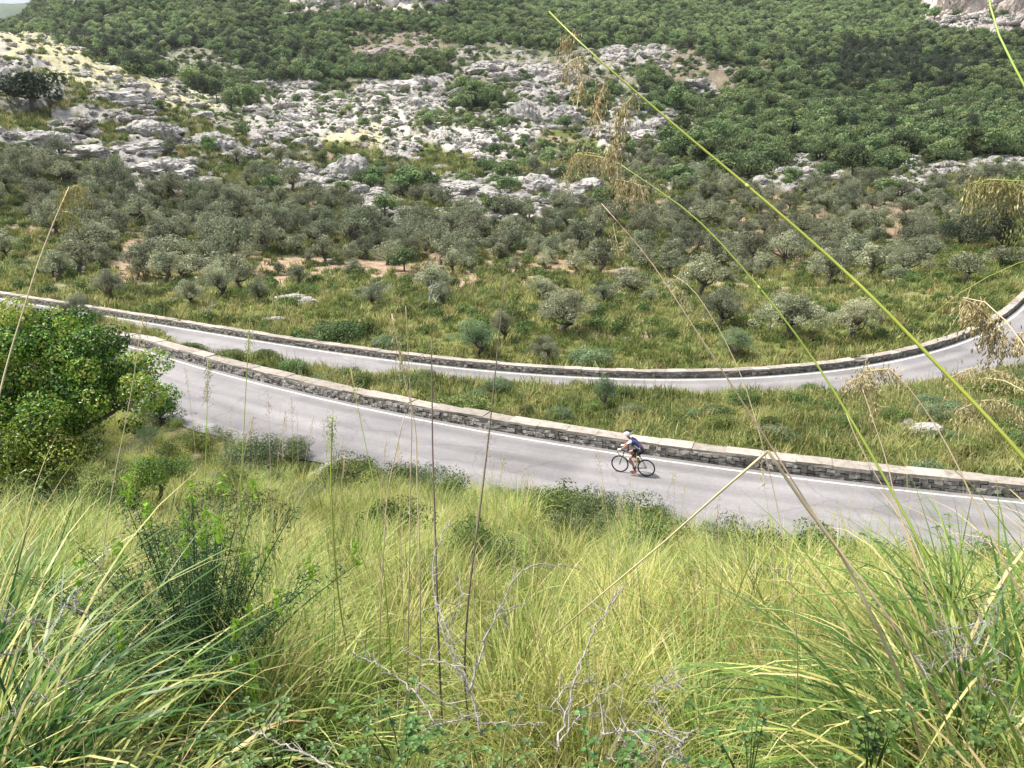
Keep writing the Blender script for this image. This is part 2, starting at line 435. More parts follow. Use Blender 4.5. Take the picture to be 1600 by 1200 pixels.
# ground sheet
ys = np.exp(np.linspace(math.log(1.0), math.log(1252), 900)) - 1.8
ss = np.linspace(-1.25, 1.25, 1000)
SS, YY = np.meshgrid(ss, ys)
XX = SS * (YY + 3.2)
HH = height(XX, YY)
catg = cell(XX, YY, HH, 1.0)
base = {
 'R': (.40, .38, .35), 'r': (.20, .20, .13), 'C': (.40, .36, .33), 'S': (.42, .39, .24), 'G': (.13, .15, .045), 'O': (.10, .105, .055),  # S: yellow grass with rock, its colour kept pale as sunlit
 'o': (.18, .18, .09), 'E': (.34, .25, .175), 'P': (.24, .20, .145), 'F': (.05, .07, .03), 'f': (.09, .10, .06), 'D': (.045, .055, .03), 'L': (.12, .17, .04)}  # L: forest ground painted lighter than F to stand for sunlight
LUT = np.zeros((128, 3))
for k, v in base.items(): LUT[ord(k)] = v
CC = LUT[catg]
df_ = (YY - Yf(XX))
CC = np.where((df_ < 2)[..., None], np.array(base['G']) * 1.0, CC)
n1 = fbm(XX * .25, YY * .25, seed=61); n2 = fbm(XX * .7, YY * .7, seed=62)
patch = sstep(.05, .25, n1 + .3 * n2)[..., None]
isr = ((catg == ord('r')) | (catg == ord('o')) | (catg == ord('S')))[..., None] & (df_ > 8)[..., None]
CC = np.where(isr, CC * (1 - patch) + np.array([.36, .34, .30]) * patch, CC)
iso = ((catg == ord('o')) | (catg == ord('O')) | (catg == ord('G')))[..., None] & (df_ > 10)[..., None]
p2 = sstep(.22, .36, fbm(XX * .12, YY * .16, seed=66) + .2 * n2)[..., None]
CC = np.where(iso, CC * (1 - p2) + np.array([.31, .24, .17]) * p2, CC)
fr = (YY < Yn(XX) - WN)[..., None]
CC = np.where(fr, np.array([.06, .06, .03]) + np.array([.12, .10, .06]) * sstep(.1, .35, fbm(XX * 1.2, YY * 1.2, seed=67))[..., None], CC)  # bank soil darkened to put shade between the grass clumps
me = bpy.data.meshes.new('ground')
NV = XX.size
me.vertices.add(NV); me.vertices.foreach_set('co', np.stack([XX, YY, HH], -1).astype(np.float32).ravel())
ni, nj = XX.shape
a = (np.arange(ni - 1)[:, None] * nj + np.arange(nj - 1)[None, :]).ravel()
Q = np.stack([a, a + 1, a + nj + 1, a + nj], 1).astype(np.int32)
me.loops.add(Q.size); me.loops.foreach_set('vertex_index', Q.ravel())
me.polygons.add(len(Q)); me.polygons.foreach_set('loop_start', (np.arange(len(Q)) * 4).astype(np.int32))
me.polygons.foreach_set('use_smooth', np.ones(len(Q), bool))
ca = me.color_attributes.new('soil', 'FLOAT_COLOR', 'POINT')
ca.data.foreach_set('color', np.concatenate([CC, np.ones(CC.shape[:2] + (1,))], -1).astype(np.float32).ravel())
me.update(calc_edges=True)
m, nt, N, L = newmat('ground')
va = N.new('ShaderNodeAttribute'); va.attribute_name = 'soil'
geo = N.new('ShaderNodeNewGeometry')
nz = N.new('ShaderNodeTexNoise'); nz.inputs['Scale'].default_value = .9; nz.inputs['Detail'].default_value = 9; nz.inputs['Roughness'].default_value = .7
L.new(geo.outputs['Position'], nz.inputs['Vector'])
mr = N.new('ShaderNodeMapRange'); mr.inputs['From Min'].default_value = .3; mr.inputs['From Max'].default_value = .7; mr.inputs['To Min'].default_value = .5; mr.inputs['To Max'].default_value = 1.45
L.new(nz.outputs['Fac'], mr.inputs['Value'])
vm = N.new('ShaderNodeVectorMath'); vm.operation = 'SCALE'; L.new(va.outputs['Color'], vm.inputs[0]); L.new(mr.outputs['Result'], vm.inputs['Scale'])
b = N.new('ShaderNodeBsdfPrincipled'); b.inputs['Roughness'].default_value = .95; b.inputs['Specular IOR Level'].default_value = .1
L.new(vm.outputs[0], b.inputs['Base Color'])
bp = N.new('ShaderNodeBump'); bp.inputs['Strength'].default_value = .8; bp.inputs['Distance'].default_value = .5
L.new(nz.outputs['Fac'], bp.inputs['Height']); L.new(bp.outputs[0], b.inputs['Normal'])
o_ = N.new('ShaderNodeOutputMaterial'); L.new(b.outputs[0], o_.inputs['Surface'])
me.materials.append(m)
tag(obj('ground', me), kind='structure')

# distant hills beyond the shoulder on the left
xs = np.linspace(-4200, 1500, 220); yy = np.linspace(1700, 4200, 60)
X2, Y2 = np.meshgrid(xs, yy)
H2 = 60 + 330 * np.exp(-((Y2 - 3000) / 700) ** 2) * (0.75 + .5 * fbm(X2 * .0012, Y2 * .0012, seed=90, octv=5)) + 120 * sstep(-1500, -4000, X2) + 40 * fbm(X2 * .006, Y2 * .006, seed=91)
H2[0] = -60
g = G(); ni, nj = X2.shape; a = (np.arange(ni - 1)[:, None] * nj + np.arange(nj - 1)[None, :]).ravel()
g.add(np.stack([X2, Y2, H2], -1), np.stack([a, a + 1, a + nj + 1, a + nj], 1))
tag(obj('hills', g.mesh('hills', plain('far_hill', (.07, .10, .06), .95, noise=.4, nscale=.01), True)), kind='structure')

# ------------------------------------------------------------------ roads, edge lines, walls
def strip(fn, x0, x1, o0, o1, z, step=.6):
    X = np.arange(x0, x1, step); Y = fn(X); dy = (fn(X + .3) - fn(X - .3)) / .6
    nx, ny = -dy / np.sqrt(1 + dy * dy), 1 / np.sqrt(1 + dy * dy)
    o0 = np.broadcast_to(o0, X.shape); o1 = np.broadcast_to(o1, X.shape)
    A = np.stack([X + nx * o0, Y + ny * o0, np.full_like(X, z)], 1); B = np.stack([X + nx * o1, Y + ny * o1, np.full_like(X, z)], 1)
    return A, B, X
def ribbon(name, fn, x0, x1, o0, o1, z, mat, step=.6, cols_=1):
    A, B, X = strip(fn, x0, x1, o0, o1, z, step)
    n = len(A); K = cols_ + 1; f = np.linspace(0, 1, K)[:, None, None]
    V = A[None] * (1 - f) + B[None] * f; i = np.arange(n - 1)[None, :] + np.arange(K - 1)[:, None] * n
    fx = np.broadcast_to(f[..., 0], (K, n)); t = np.full((K, n), .5)
    if cols_ > 1:
        lane = -np.exp(-((fx - .2) / .05) ** 2) - np.exp(-((fx - .42) / .05) ** 2) - np.exp(-((fx - .62) / .05) ** 2) - np.exp(-((fx - .84) / .05) ** 2)
        t = .55 + .22 * lane + .5 * fbm(np.broadcast_to(X * .05, (K, n)), fx * 9, seed=141) + .3 * fbm(np.broadcast_to(X * .5, (K, n)), fx * 4, seed=142) - .5 * sstep(.1, 0, fx) * 1.0 - .25 * sstep(.93, 1, fx)
    if cols_ > 1:
        pt_ = fbm(np.broadcast_to(np.floor(X / 3.1), (K, n)) * 3.3, np.floor(fx * 2.5) * 5.1, seed=147)
        t = t + .25 * (pt_ > .3) - .18 * (pt_ < -.32)
    g = G(); g.add(V.reshape(-1, 3), np.stack([i, i + 1, n + i + 1, n + i], -1).reshape(-1, 4), tint=np.clip(t, 0, 1).ravel())
    return tag(obj(name, g.mesh(name, mat)), kind='structure')

m, nt, N, L = newmat('asphalt')
geo = N.new('ShaderNodeNewGeometry')
n1_ = N.new('ShaderNodeTexNoise'); n1_.inputs['Scale'].default_value = .35; n1_.inputs['Detail'].default_value = 7; n1_.inputs['Roughness'].default_value = .6
n2_ = N.new('ShaderNodeTexNoise'); n2_.inputs['Scale'].default_value = 9; n2_.inputs['Detail'].default_value = 8; n2_.inputs['Roughness'].default_value = .75
L.new(geo.outputs['Position'], n1_.inputs['Vector']); L.new(geo.outputs['Position'], n2_.inputs['Vector'])
cr = N.new('ShaderNodeValToRGB'); ramp(cr, [(.3, (.172, .166, .173)), (.55, (.20, .192, .198)), (.75, (.228, .219, .22))]); L.new(n1_.outputs['Fac'], cr.inputs['Fac'])
mr = N.new('ShaderNodeMapRange'); mr.inputs['To Min'].default_value = .6; mr.inputs['To Max'].default_value = 1.4; L.new(n2_.outputs['Fac'], mr.inputs['Value'])
vm = N.new('ShaderNodeVectorMath'); vm.operation = 'SCALE'; L.new(cr.outputs['Color'], vm.inputs[0]); L.new(mr.outputs['Result'], vm.inputs['Scale'])
# thin crack lines
vo = N.new('ShaderNodeTexVoronoi'); vo.feature = 'DISTANCE_TO_EDGE'; vo.inputs['Scale'].default_value = .45
nw = N.new('ShaderNodeTexNoise'); nw.inputs['Scale'].default_value = 1.3
L.new(geo.outputs['Position'], nw.inputs['Vector'])
mxv = N.new('ShaderNodeMix'); mxv.data_type = 'VECTOR'; mxv.inputs['Factor'].default_value = .35
L.new(geo.outputs['Position'], mxv.inputs[4]); L.new(nw.outputs['Color'], mxv.inputs[5]); L.new(mxv.outputs[1], vo.inputs['Vector'])
mc = N.new('ShaderNodeMapRange'); mc.inputs['From Max'].default_value = .014; mc.inputs['To Min'].default_value = .78; mc.inputs['To Max'].default_value = 1
L.new(vo.outputs['Distance'], mc.inputs['Value'])
ta = N.new('ShaderNodeAttribute'); ta.attribute_name = 'tint'; tm = N.new('ShaderNodeMapRange'); tm.inputs['To Min'].default_value = .62; tm.inputs['To Max'].default_value = 1.22; L.new(ta.outputs['Fac'], tm.inputs['Value'])
mm = N.new('ShaderNodeMath'); mm.operation = 'MULTIPLY'; L.new(mc.outputs['Result'], mm.inputs[0]); L.new(tm.outputs['Result'], mm.inputs[1])
vm2 = N.new('ShaderNodeVectorMath'); vm2.operation = 'SCALE'; L.new(vm.outputs[0], vm2.inputs[0]); L.new(mm.outputs[0], vm2.inputs['Scale'])
b = N.new('ShaderNodeBsdfPrincipled'); b.inputs['Roughness'].default_value = .85; L.new(vm2.outputs[0], b.inputs['Base Color'])
o_ = N.new('ShaderNodeOutputMaterial'); L.new(b.outputs[0], o_.inputs['Surface'])
M['asphalt'] = m
M['paint'] = plain('road_paint', (.52, .50, .46), .8, noise=.35, nscale=9)

def wobble(x0, x1, step, base, amp, seed, k=.6):
    X = np.arange(x0, x1, step); return base + amp * fbm(X * k, X * 0, seed=seed)
ribbon('upper_road', Yn, -62, 60, wobble(-62, 60, .6, -WN - .15, .35, 3), .32, ZN, M['asphalt'], cols_=44)
ribbon('upper_road_edge_line', Yn, -62, 60, wobble(-62, 60, .6, -.05, .02, 5, 2), wobble(-62, 60, .6, .055, .02, 6, 2), ZN + .005, M['paint'])
ribbon('lower_road', Yf, -110, 85, wobble(-110, 85, .6, -WF - .15, .35, 13), .32, ZF, M['asphalt'], cols_=44)
ribbon('lower_road_edge_line', Yf, -110, 85, wobble(-110, 85, .6, -.09, .02, 15, 2), wobble(-110, 85, .6, .08, .02, 16, 2), ZF + .005, M['paint'])

def box_at(g, c, ux, uy, dims, tint, mi=0, jit=0.0):
    uz = np.array([0, 0, 1.0]); V = []
    for sz in (-1, 1):
        for sx, sy in ((-1, -1), (1, -1), (1, 1), (-1, 1)):
            V.append(c + ux * sx * dims[0] / 2 + uy * sy * dims[1] / 2 + uz * sz * dims[2] / 2)
    V = np.array(V) + (rng.uniform(-jit, jit, (8, 3)) if jit else 0)
    g.add(V, [(0, 3, 2, 1), (4, 5, 6, 7), (0, 1, 5, 4), (1, 2, 6, 5), (2, 3, 7, 6), (3, 0, 4, 7)], tint=tint, mi=mi)

def stone_wall(fn, x0, x1, z, off, width, height_, label, course, group):
    root = empty('stone_wall', (0, 0, 0))
    tag(root, label, 'wall')
    gm = G(); gs_ = G(); gc = G()
    # arc-length walk
    X = np.arange(x0, x1, .02); Y = fn(X); s = np.concatenate([[0], np.cumsum(np.hypot(np.diff(X), np.diff(Y)))])
    def pt(a):
        x = np.interp(a, s, X); y = np.interp(a, s, Y); d = (fn(x + .2) - fn(x - .2)) / .4
        ux = np.array([1, d, 0.]) / math.hypot(1, d); uy = np.array([-ux[1], ux[0], 0.])
        return np.array([x, y, z]), ux, uy
    tot = s[-1]; bt = .11
    n = int(tot / 1.2); 
    for i in range(n):                                      # core and coping slabs
        a = (i + .5) * tot / n; p, ux, uy = pt(a); l = tot / n
        box_at(gm, p + uy * (off + width / 2) + np.array([0, 0, (height_ - .02) / 2 - .15]), ux, uy, (l + .02, width - .1, height_ + .26), .5)
        dz = rng.uniform(-.022, .022)
        if rng.uniform() < .012: continue
        box_at(gc, p + uy * (off + width / 2 + rng.uniform(-.012, .012)) + np.array([0, 0, height_ + bt / 2 + dz]), ux, uy, (l - .012, width + .06, bt), rng.uniform(0, 1), jit=.020)
    zc = -.08
    while zc < height_ - .02:                               # rubble courses on both faces
        h = min(course * rng.uniform(.8, 1.2), height_ - zc)
        for side in (0, 1):
            a = rng.uniform(0, .2)
            while a < tot:
                l = course * rng.uniform(.8, 2.3); p, ux, uy = pt(a + l / 2)
                hh = h * rng.uniform(.72, .98)
                c = p + uy * (off + (.03 if side == 0 else width - .03) + rng.uniform(-.03, .02)) + np.array([0, 0, zc + h / 2 + rng.uniform(-.02, .02)])
                box_at(gs_, c, ux, uy, (l * .93, .12, hh), rng.beta(1.6, 1.6), jit=.018)
                a += l
        zc += h
    obj('core', gm.mesh('core', M['mortar']), root)
    obj('masonry', gs_.mesh('masonry', M['stone']), root)
    obj('coping', gc.mesh('coping', M['coping']), root)
stone_wall(Yn, -50, 45, ZN, .38, .60, .38, 'low dry stone wall with flat pale coping beside the upper road', .15, None)
stone_wall(Yf, -100, 75, ZF, .5, .58, .34, 'low stone wall with pale coping along the outer edge of the lower road', .17, None)

# ------------------------------------------------------------------ plants and rocks: source meshes
def crown(g, R, H, z0, npuff, pr, nleaf, leaf, r, flat=.8, aspect=.6, shell=.62, tintc=.5, tintv=.28, mi=0):
    """leaf clumps on an uneven dome: R radius, H height, z0 underside"""
    d = rdir(npuff, r); d[:, 2] = np.abs(d[:, 2]) * 1.15 - .22
    rad = r.uniform(shell, 1.0, npuff)
    C = d * rad[:, None] * np.array([R - pr * .8, R - pr * .8, (H - pr) * .6]); C[:, 2] += z0 + H * .42
    C[:, :2] *= 1 + .22 * r.normal(size=(npuff, 1))
    prs = pr * r.uniform(.65, 1.3, npuff); ptint = r.normal(tintc, tintv * .55, npuff)
    per = np.maximum(6, (nleaf * prs ** 2 / np.sum(prs ** 2)).astype(int))
    for c, q, n, t in zip(C, prs, per, ptint):
        u = rdir(n, r); u[:, 2] = u[:, 2] * .85 + .12
        rr = q * r.uniform(.55, 1.06, n) ** .6
        P = c + u * rr[:, None] * np.array([1, 1, flat])
        leaves(g, P, u + rdir(n, r) * .75, leaf * r.uniform(.6, 1.35, n), aspect, np.clip(t + r.normal(0, tintv * .5, n), 0, 1), mi=mi, r=r)
    return C

def trunk(g, C, h, rad, r, nb=5, mi=0, lean=.3, fork=.35, base=(0, 0)):
    top = np.array([base[0] + r.normal() * lean * .4, base[1] + r.normal() * lean * .4, h * fork])
    P = spline([[base[0], base[1], -.35], [base[0] + r.normal() * .06, base[1] + r.normal() * .06, h * fork * .5], top], 5)
    tube(g, P, np.linspace(rad * 1.25, rad * .75, 5), 7, tint=.5, mi=mi)
    idx = r.choice(len(C), min(nb, len(C)), replace=False)
    for i in idx:
        c = C[i]; midp = (top + c) / 2 + r.normal(size=3) * .12 * h * .3; midp[2] -= .04 * h
        tube(g, spline([top, midp, c], 5), np.linspace(rad * .55, rad * .12, 5), 5, tint=.5, mi=mi)

def tree_src(kind, seed):
    r = np.random.default_rng(seed); cg = G(); tg = G()
    if kind == 'oak':
        C = crown(cg, 3.6, 5.6, .2, 20, 1.25, 1700, .5, r, shell=.6, tintv=.5); trunk(tg, C, 5, .22, r)
    elif kind == 'pine':
        C = crown(cg, 2.9, 7.5, 1.6, 26, 1.0, 1400, .50, r, aspect=.35, shell=.3, tintv=.3); trunk(tg, C, 7, .2, r, fork=.5)
    elif kind == 'olive':
        C = crown(cg, 2.6, 4.1, .5, 34, .62, 2500, .25, r, aspect=.42, shell=.3, tintv=.5, flat=.95); trunk(tg, C, 4, .26, r, nb=8, lean=.9, fork=.32)
    elif kind == 'olive_near':
        C = crown(cg, 2.2, 3.6, .15, 46, .46, 11000, .11, r, aspect=.38, shell=.3, tintv=.55, flat=.95); trunk(tg, C, 3.2, .2, r, nb=14, lean=.8, fork=.25)
    elif kind == 'shrub':
        C = crown(cg, 1.25, 1.5, -.1, 14, .48, 800, .17, r, shell=.5, tintv=.34); trunk(tg, C, 1.1, .07, r, fork=.15)
    elif kind == 'shrub_near':
        C = crown(cg, 1.1, 1.25, -.2, 30, .36, 7000, .07, r, shell=.45, tintv=.4); trunk(tg, C, 1.1, .04, r, nb=12, fork=.12)
    return cg, tg

def rock_src(seed, elong=1.0, sub=5, strat=.5):
    r = np.random.default_rng(seed)
    import bmesh
    bm = bmesh.new(); bmesh.ops.create_icosphere(bm, subdivisions=sub, radius=1)
    V = np.array([v.co[:] for v in bm.verts]); T = np.array([[v.index for v in f.verts] for f in bm.faces]); bm.free()
    o = r.uniform(0, 50, 3)
    x, y, z = (V[:, i] * 1.3 + o[i] for i in range(3))
    d = 1 + .38 * fbm(x, y, z, seed=seed, octv=3) * 1.6 + .22 * ridged(x * 1.7, y * 1.7, z * 1.7, seed=seed + 5, octv=4)
    P = V * d[:, None]
    ax = np.array([r.uniform(-.5, .5), r.uniform(-.5, .5), 1]); ax /= np.linalg.norm(ax)
    h = P @ ax; st = .17; q = np.round(h / st + .5 * fbm(x * 2, y * 2, z * 2, seed=seed + 8)) * st
    P = P + ax * ((q - h) * strat)[:, None]
    # vertical fissures
    f = np.abs(fbm(x * 2.2, y * 2.2, z * .5, seed=seed + 11, octv=2)); P *= (1 - .13 * np.exp(-(f / .035) ** 2))[:, None]
    P = P * (1 + .07 * ridged(x * 5, y * 5, z * 5, seed=seed + 14, octv=4))[:, None]
    P[:, 0] *= elong; P[:, 2] *= .62; P[:, 2] += .12
    g = G(); g.add(P, T=T, tint=np.clip(.5 + .5 * fbm(x * 1.5, y * 1.5, z * 1.5, seed=seed + 20), 0, 1))
    return g

KM = {'oak': 'oak', 'pine': 'pine', 'olive': 'olive', 'olive_near': 'olive', 'shrub': 'shrub', 'shrub_near': 'shrub'}
SRC = {}
for kind, cnt in (('oak', 5), ('pine', 3), ('olive', 6), ('olive_near', 3), ('shrub', 5), ('shrub_near', 4)):
    SRC[kind] = []
    for i in range(cnt):
        cg, tg = tree_src(kind, 100 + 13 * i + len(kind))
        j = G().merge(cg, 0).merge(tg, 1)
        SRC[kind].append((cg.mesh(kind + '_crown', M[KM[kind]]), tg.mesh(kind + '_trunk', M['bark'], True), j.mesh(kind + '_whole', [M[KM[kind]], M['bark']])))
ROCKS = [rock_src(300 + i, [1.0, 1.5, 1.2, 1.9, 1.1, 1.4, 1.7][i], strat=[.3, .8, .6, .9, .2, .7, .8][i]).mesh('rock', M['rock'], False) for i in range(7)]
PROCKS = [rock_src(330 + i, [1.2, 1.6][i]).mesh('rock', M['rockpink'], False) for i in range(2)]

# ------------------------------------------------------------------ scatter (for what nobody could count)
def scatter(name, label, cat, meshes, P, rz, sc, idx, tilt=None):
    me = bpy.data.meshes.new(name); n = len(P)
    me.vertices.add(n); me.vertices.foreach_set('co', np.asarray(P, np.float32).ravel())
    rot = np.zeros((n, 3), np.float32); rot[:, 2] = rz
    if tilt is not None: rot[:, :2] = tilt
    a = me.attributes.new('rot', 'FLOAT_VECTOR', 'POINT'); a.data.foreach_set('vector', rot.ravel())
    a = me.attributes.new('scl', 'FLOAT', 'POINT'); a.data.foreach_set('value', np.asarray(sc, np.float32))
    a = me.attributes.new('pick', 'INT', 'POINT'); a.data.foreach_set('value', np.asarray(idx, np.int32))
    o = obj(name, me)
    ng = bpy.data.node_groups.new(name, 'GeometryNodeTree')
    ng.interface.new_socket('Geometry', in_out='INPUT', socket_type='NodeSocketGeometry')
    ng.interface.new_socket('Geometry', in_out='OUTPUT', socket_type='NodeSocketGeometry')
    N, L = ng.nodes, ng.links
    gi = N.new('NodeGroupInput'); go = N.new('NodeGroupOutput')
    jn = N.new('GeometryNodeJoinGeometry')
    for m_ in meshes:
        po = bpy.data.objects.new(name + '_source', m_)
        oi = N.new('GeometryNodeObjectInfo'); oi.inputs['Object'].default_value = po; oi.inputs['As Instance'].default_value = True
        L.new(oi.outputs['Geometry'], jn.inputs[0])
    ip = N.new('GeometryNodeInstanceOnPoints'); ip.inputs['Pick Instance'].default_value = True
    def na(nm, t):
        x = N.new('GeometryNodeInputNamedAttribute'); x.data_type = t; x.inputs['Name'].default_value = nm
        return [s for s in x.outputs if s.name == 'Attribute' and s.enabled][0]
    L.new(gi.outputs[0], ip.inputs['Points']); L.new(jn.outputs[0], ip.inputs['Instance'])
    L.new(na('pick', 'INT'), ip.inputs['Instance Index']); L.new(na('rot', 'FLOAT_VECTOR'), ip.inputs['Rotation']); L.new(na('scl', 'FLOAT'), ip.inputs['Scale'])
    L.new(ip.outputs[0], go.inputs[0])
    md = o.modifiers.new('scatter', 'NODES'); md.node_group = ng
    return tag(o, label, cat, kind='stuff')

def cand(y0, y1, spacing, smax=.74, seed=0, grow=0.0):
    """jittered positions over the valley; spacing may grow with distance"""
    r = np.random.default_rng(seed); out = []
    y = y0
    while y < y1:
        sp = spacing * (1 + grow * (y - y0)); w = smax * y + 8
        x = np.arange(-w, w, sp); x = x + r.uniform(-.45, .45, len(x)) * sp
        out.append(np.stack([x, y + r.uniform(-.45, .45, len(x)) * sp], 1)); y += sp * .93
    return np.concatenate(out)

def place_where(P):
    Z = height(P[:, 0], P[:, 1], fine=True); C = cell(P[:, 0], P[:, 1], Z, 1.0)
    px, py = project(P[:, 0], P[:, 1], Z)
    return Z, C, px, py
def prob(C, d): 
    t = np.zeros(128)
    for k, v in d.items(): t[ord(k)] = v
    return t[C]

def side_words(px):
    for lim, w in ((160, 'far left'), (400, 'left'), (640, 'left of centre'), (900, 'centre'), (1150, 'right of centre'), (1400, 'right')):
        if px < lim: return w
    return 'far right'

# hand-placed spots are kept clear of the random ones
KEEP = []   # (x, y, radius)
def clear(P, pad=0.0):
    k = np.ones(len(P), bool)
    for x, y, r_ in KEEP: k &= (P[:, 0] - x) ** 2 + (P[:, 1] - y) ** 2 > (r_ + pad) ** 2
    return k

def tree_thing(name, kind, i, loc, rz, s, label, cat, group=None, mat=None, sz=(1, 1, 1)):
    cm, tm, _ = SRC[kind][i % len(SRC[kind])]
    r_ = empty(name, loc, rz); r_.scale = (s * sz[0], s * sz[1], s * sz[2]); tag(r_, label, cat, group)
    c = obj('crown', cm, r_); obj('trunk', tm, r_)
    if mat is not None:
        for sl in c.material_slots: sl.link = 'OBJECT'; sl.material = mat
    return r_

# --- named trees and bushes -------------------------------------------------
HAND = [  # pixel x, pixel y of the foot, width in pixels, kind, shape, material, label
 (745, 566, 88, 'olive_near', (1, 1, .95), 'pale', 'rounded pale silvery green bush right behind the lower road wall'),
 (522, 540, 118, 'shrub_near', (1, 1, .62), 'shrub', 'wide dark green bush hugging the lower road wall left of the pale round bush'),
 (600, 556, 70, 'shrub_near', (1, 1, .8), 'pale', 'low grey green bush by the lower road wall beside the wide dark bush'),
 (785, 535, 58, 'olive_near', (.9, .9, 1.25), 'olive', 'tall dark olive tree standing just behind the pale round bush'),
 (880, 520, 118, 'olive_near', (1, 1, .8), 'olive', 'broad grey green olive spreading above the lower road, middle of the view'),
 (850, 570, 66, 'olive_near', (1, 1, 1), 'olive', 'bushy olive with low branches just behind the lower road wall, middle of the view'),
 (925, 572, 84, 'shrub_near', (1, 1, .85), 'pale', 'loose grey green shrub over the lower road wall beside the sapling'),
 (690, 480, 52, 'olive_near', (.9, .9, 1.1), 'olive', 'small dark olive beside a pale leaning dead branch above the lower road'),
 (585, 478, 68, 'olive_near', (1, 1, .85), 'olive', 'grey olive with a dark stem on the grassy slope above the wide dark bush'),
 (632, 424, 48, 'oak', (1, 1, 1), 'oak', 'single dark green round tree among grey olives on red earth'),
 (1125, 515, 96, 'olive_near', (1, 1, .95), 'olive', 'large grey olive at the left end of the cluster above the curving road'),
 (1235, 528, 140, 'olive_near', (1, 1, .75), 'olive', 'broadest grey olive in the middle of the cluster above the curving road'),
 (1330, 530, 100, 'olive_near', (1, 1, .9), 'olive', 'dark grey olive at the right end of the cluster above the curving road'),
 (1150, 560, 76, 'olive_near', (1, 1, .85), 'pale', 'pale green low bush in front of the olive cluster above the curving road'),
 (1420, 432, 84, 'olive_near', (1, 1, .85), 'olive', 'rounded grey olive at the edge of the right hand meadow'),
 (1560, 392, 165, 'olive_near', (1, 1, .85), 'pine', 'largest dark green evergreen tree at the right edge above the meadow'),
 (1502, 388, 105, 'olive_near', (1, 1, .8), 'pine', 'dark evergreen tree merging with the left side of the largest one'),
 (1478, 372, 60, 'shrub', (1, 1, .9), 'shrub', 'bright yellow green bush at the foot of the largest dark evergreen'),
 (50, 176, 96, 'oak', (1.0, 1.0, .85), 'pine', 'lone dark blackish tree clump on the bare rocky slope at the far left'),
 (1370, 284, 30, 'oak', (1, 1, .95), 'oak', 'round dark green tree below the forest edge, left one of a pair'),
 (1410, 280, 32, 'oak', (1, 1, .85), 'oak', 'round dark green tree below the forest edge, right one of a pair'),
 (895, 300, 32, 'oak', (1, 1, .8), 'oak', 'lone round dark tree on pale slope below the grey cliffs'),
 (1425, 326, 36, 'oak', (1, 1, .75), 'oak', 'flat topped dark green tree standing among sparse olives on the right'),
 (1362, 372, 28, 'oak', (1, 1, 1), 'oak', 'small round green tree on reddish terraces on the right'),
 (120, 505, 70, 'olive_near', (1, 1, .9), 'olive', 'grey wiry olive just above the lower road wall at the far left'),
 (175, 470, 70, 'olive_near', (1, 1, .95), 'olive', 'silvery olive above the lower road wall behind the left foreground bush'),
 (300, 480, 60, 'olive_near', (1, 1, 1.1), 'olive', 'dark trunked olive on the slope above the lower road, left of the view'),
 (345, 466, 70, 'olive_near', (1, 1, 1), 'olive', 'leafy olive on bare reddish ground above the lower road, left of the view'),
 (405, 476, 50, 'olive_near', (.9, .9, 1.2), 'olive', 'slim dark olive on the grassy bank above the lower road, left of centre'),
 (940, 476, 56, 'olive_near', (1, 1, 1), 'olive', 'grey olive with forked trunk on the open meadow right of centre'),
 (850, 470, 62, 'olive_near', (1, 1, .8), 'olive', 'faint grey olive at the top of the meadow in the middle of the view')]
for k, (px, py, w, kind, sz, mt, lb) in enumerate(HAND):
    x, y, z = ground_at(px, py)
    if y < Yf(np.array([x]))[0] + 2.2 + .02 * w and py > 530: y = float(Yf(np.array([x]))[0]) + 2.2 + .02 * w; z = hz(x, y)
    dist = y * CP - z * SP
    wid = {'oak': 6.9, 'pine': 5.8, 'olive_near': 4.6, 'shrub_near': 2.25, 'shrub': 2.5, 'olive': 5.2}[kind]
    s = w * dist / F / wid
    if mt in ('oak', 'pine') and kind == 'olive_near': nm = 'oak_tree'
    else: nm = {'oak': 'oak_tree', 'pine': 'pine_tree', 'olive_near': 'olive_tree' if mt == 'olive' else 'bush', 'shrub_near': 'bush', 'shrub': 'bush'}[kind]
    tree_thing(nm, kind, k, (x, y, z - (.1 if kind != 'oak' or mt == 'pine' else .15 * s) - (.45 * s if 'evergreen' in lb and kind == 'olive_near' else 0)), rng.uniform(0, 6.28), s, lb, 'tree' if nm != 'bush' else 'bush', mat=M[mt], sz=sz)
    KEEP.append((x, y, s * wid * .42))

def settle(P, Z, sel): return np.stack([P[sel, 0], P[sel, 1], Z[sel]], 1)

def populate(name, kind, P, Z, px, py, size, label_fn, cat, group_fn, whole_name, whole_label, parts=True, n_ind=300, r=None, extra=None):
    """the largest in the picture are things, the rest one mass"""
    r = r or rng
    inframe = (px > -25) & (px < 1625) & (py > -20) & (py < 1200)
    d = P[:, 1]; app = np.where(inframe, size / d, -1)
    order = np.argsort(-app); ind = [i for i in order[:n_ind] if app[i] > 0]
    rest = np.ones(len(P), bool); rest[ind] = False
    srcs = SRC[kind]; pick = r.integers(0, len(srcs), len(P)); rz = r.uniform(0, 6.28, len(P))
    for i in ind:
        lb = label_fn(px[i], py[i], size[i]); loc = (P[i, 0], P[i, 1], Z[i] - .15)
        sx = r.uniform(.8, 1.25)
        if parts:
            tree_thing(name, kind, int(pick[i]), loc, rz[i], float(size[i]), lb, cat, group_fn(lb), sz=(sx, 1 / sx, r.uniform(.75, 1.2)))
        else:
            o = obj(name, srcs[pick[i]][2]); o.location = loc; o.rotation_euler = (0, 0, rz[i]); o.scale = (size[i] * sx, size[i] / sx, size[i] * r.uniform(.85, 1.15)); tag(o, lb, cat, group_fn(lb))
    if rest.any():
        scatter(whole_name, whole_label, cat, [s_[2] for s_ in srcs], np.stack([P[rest, 0], P[rest, 1], Z[rest] - .15], 1), rz[rest], size[rest], pick[rest])

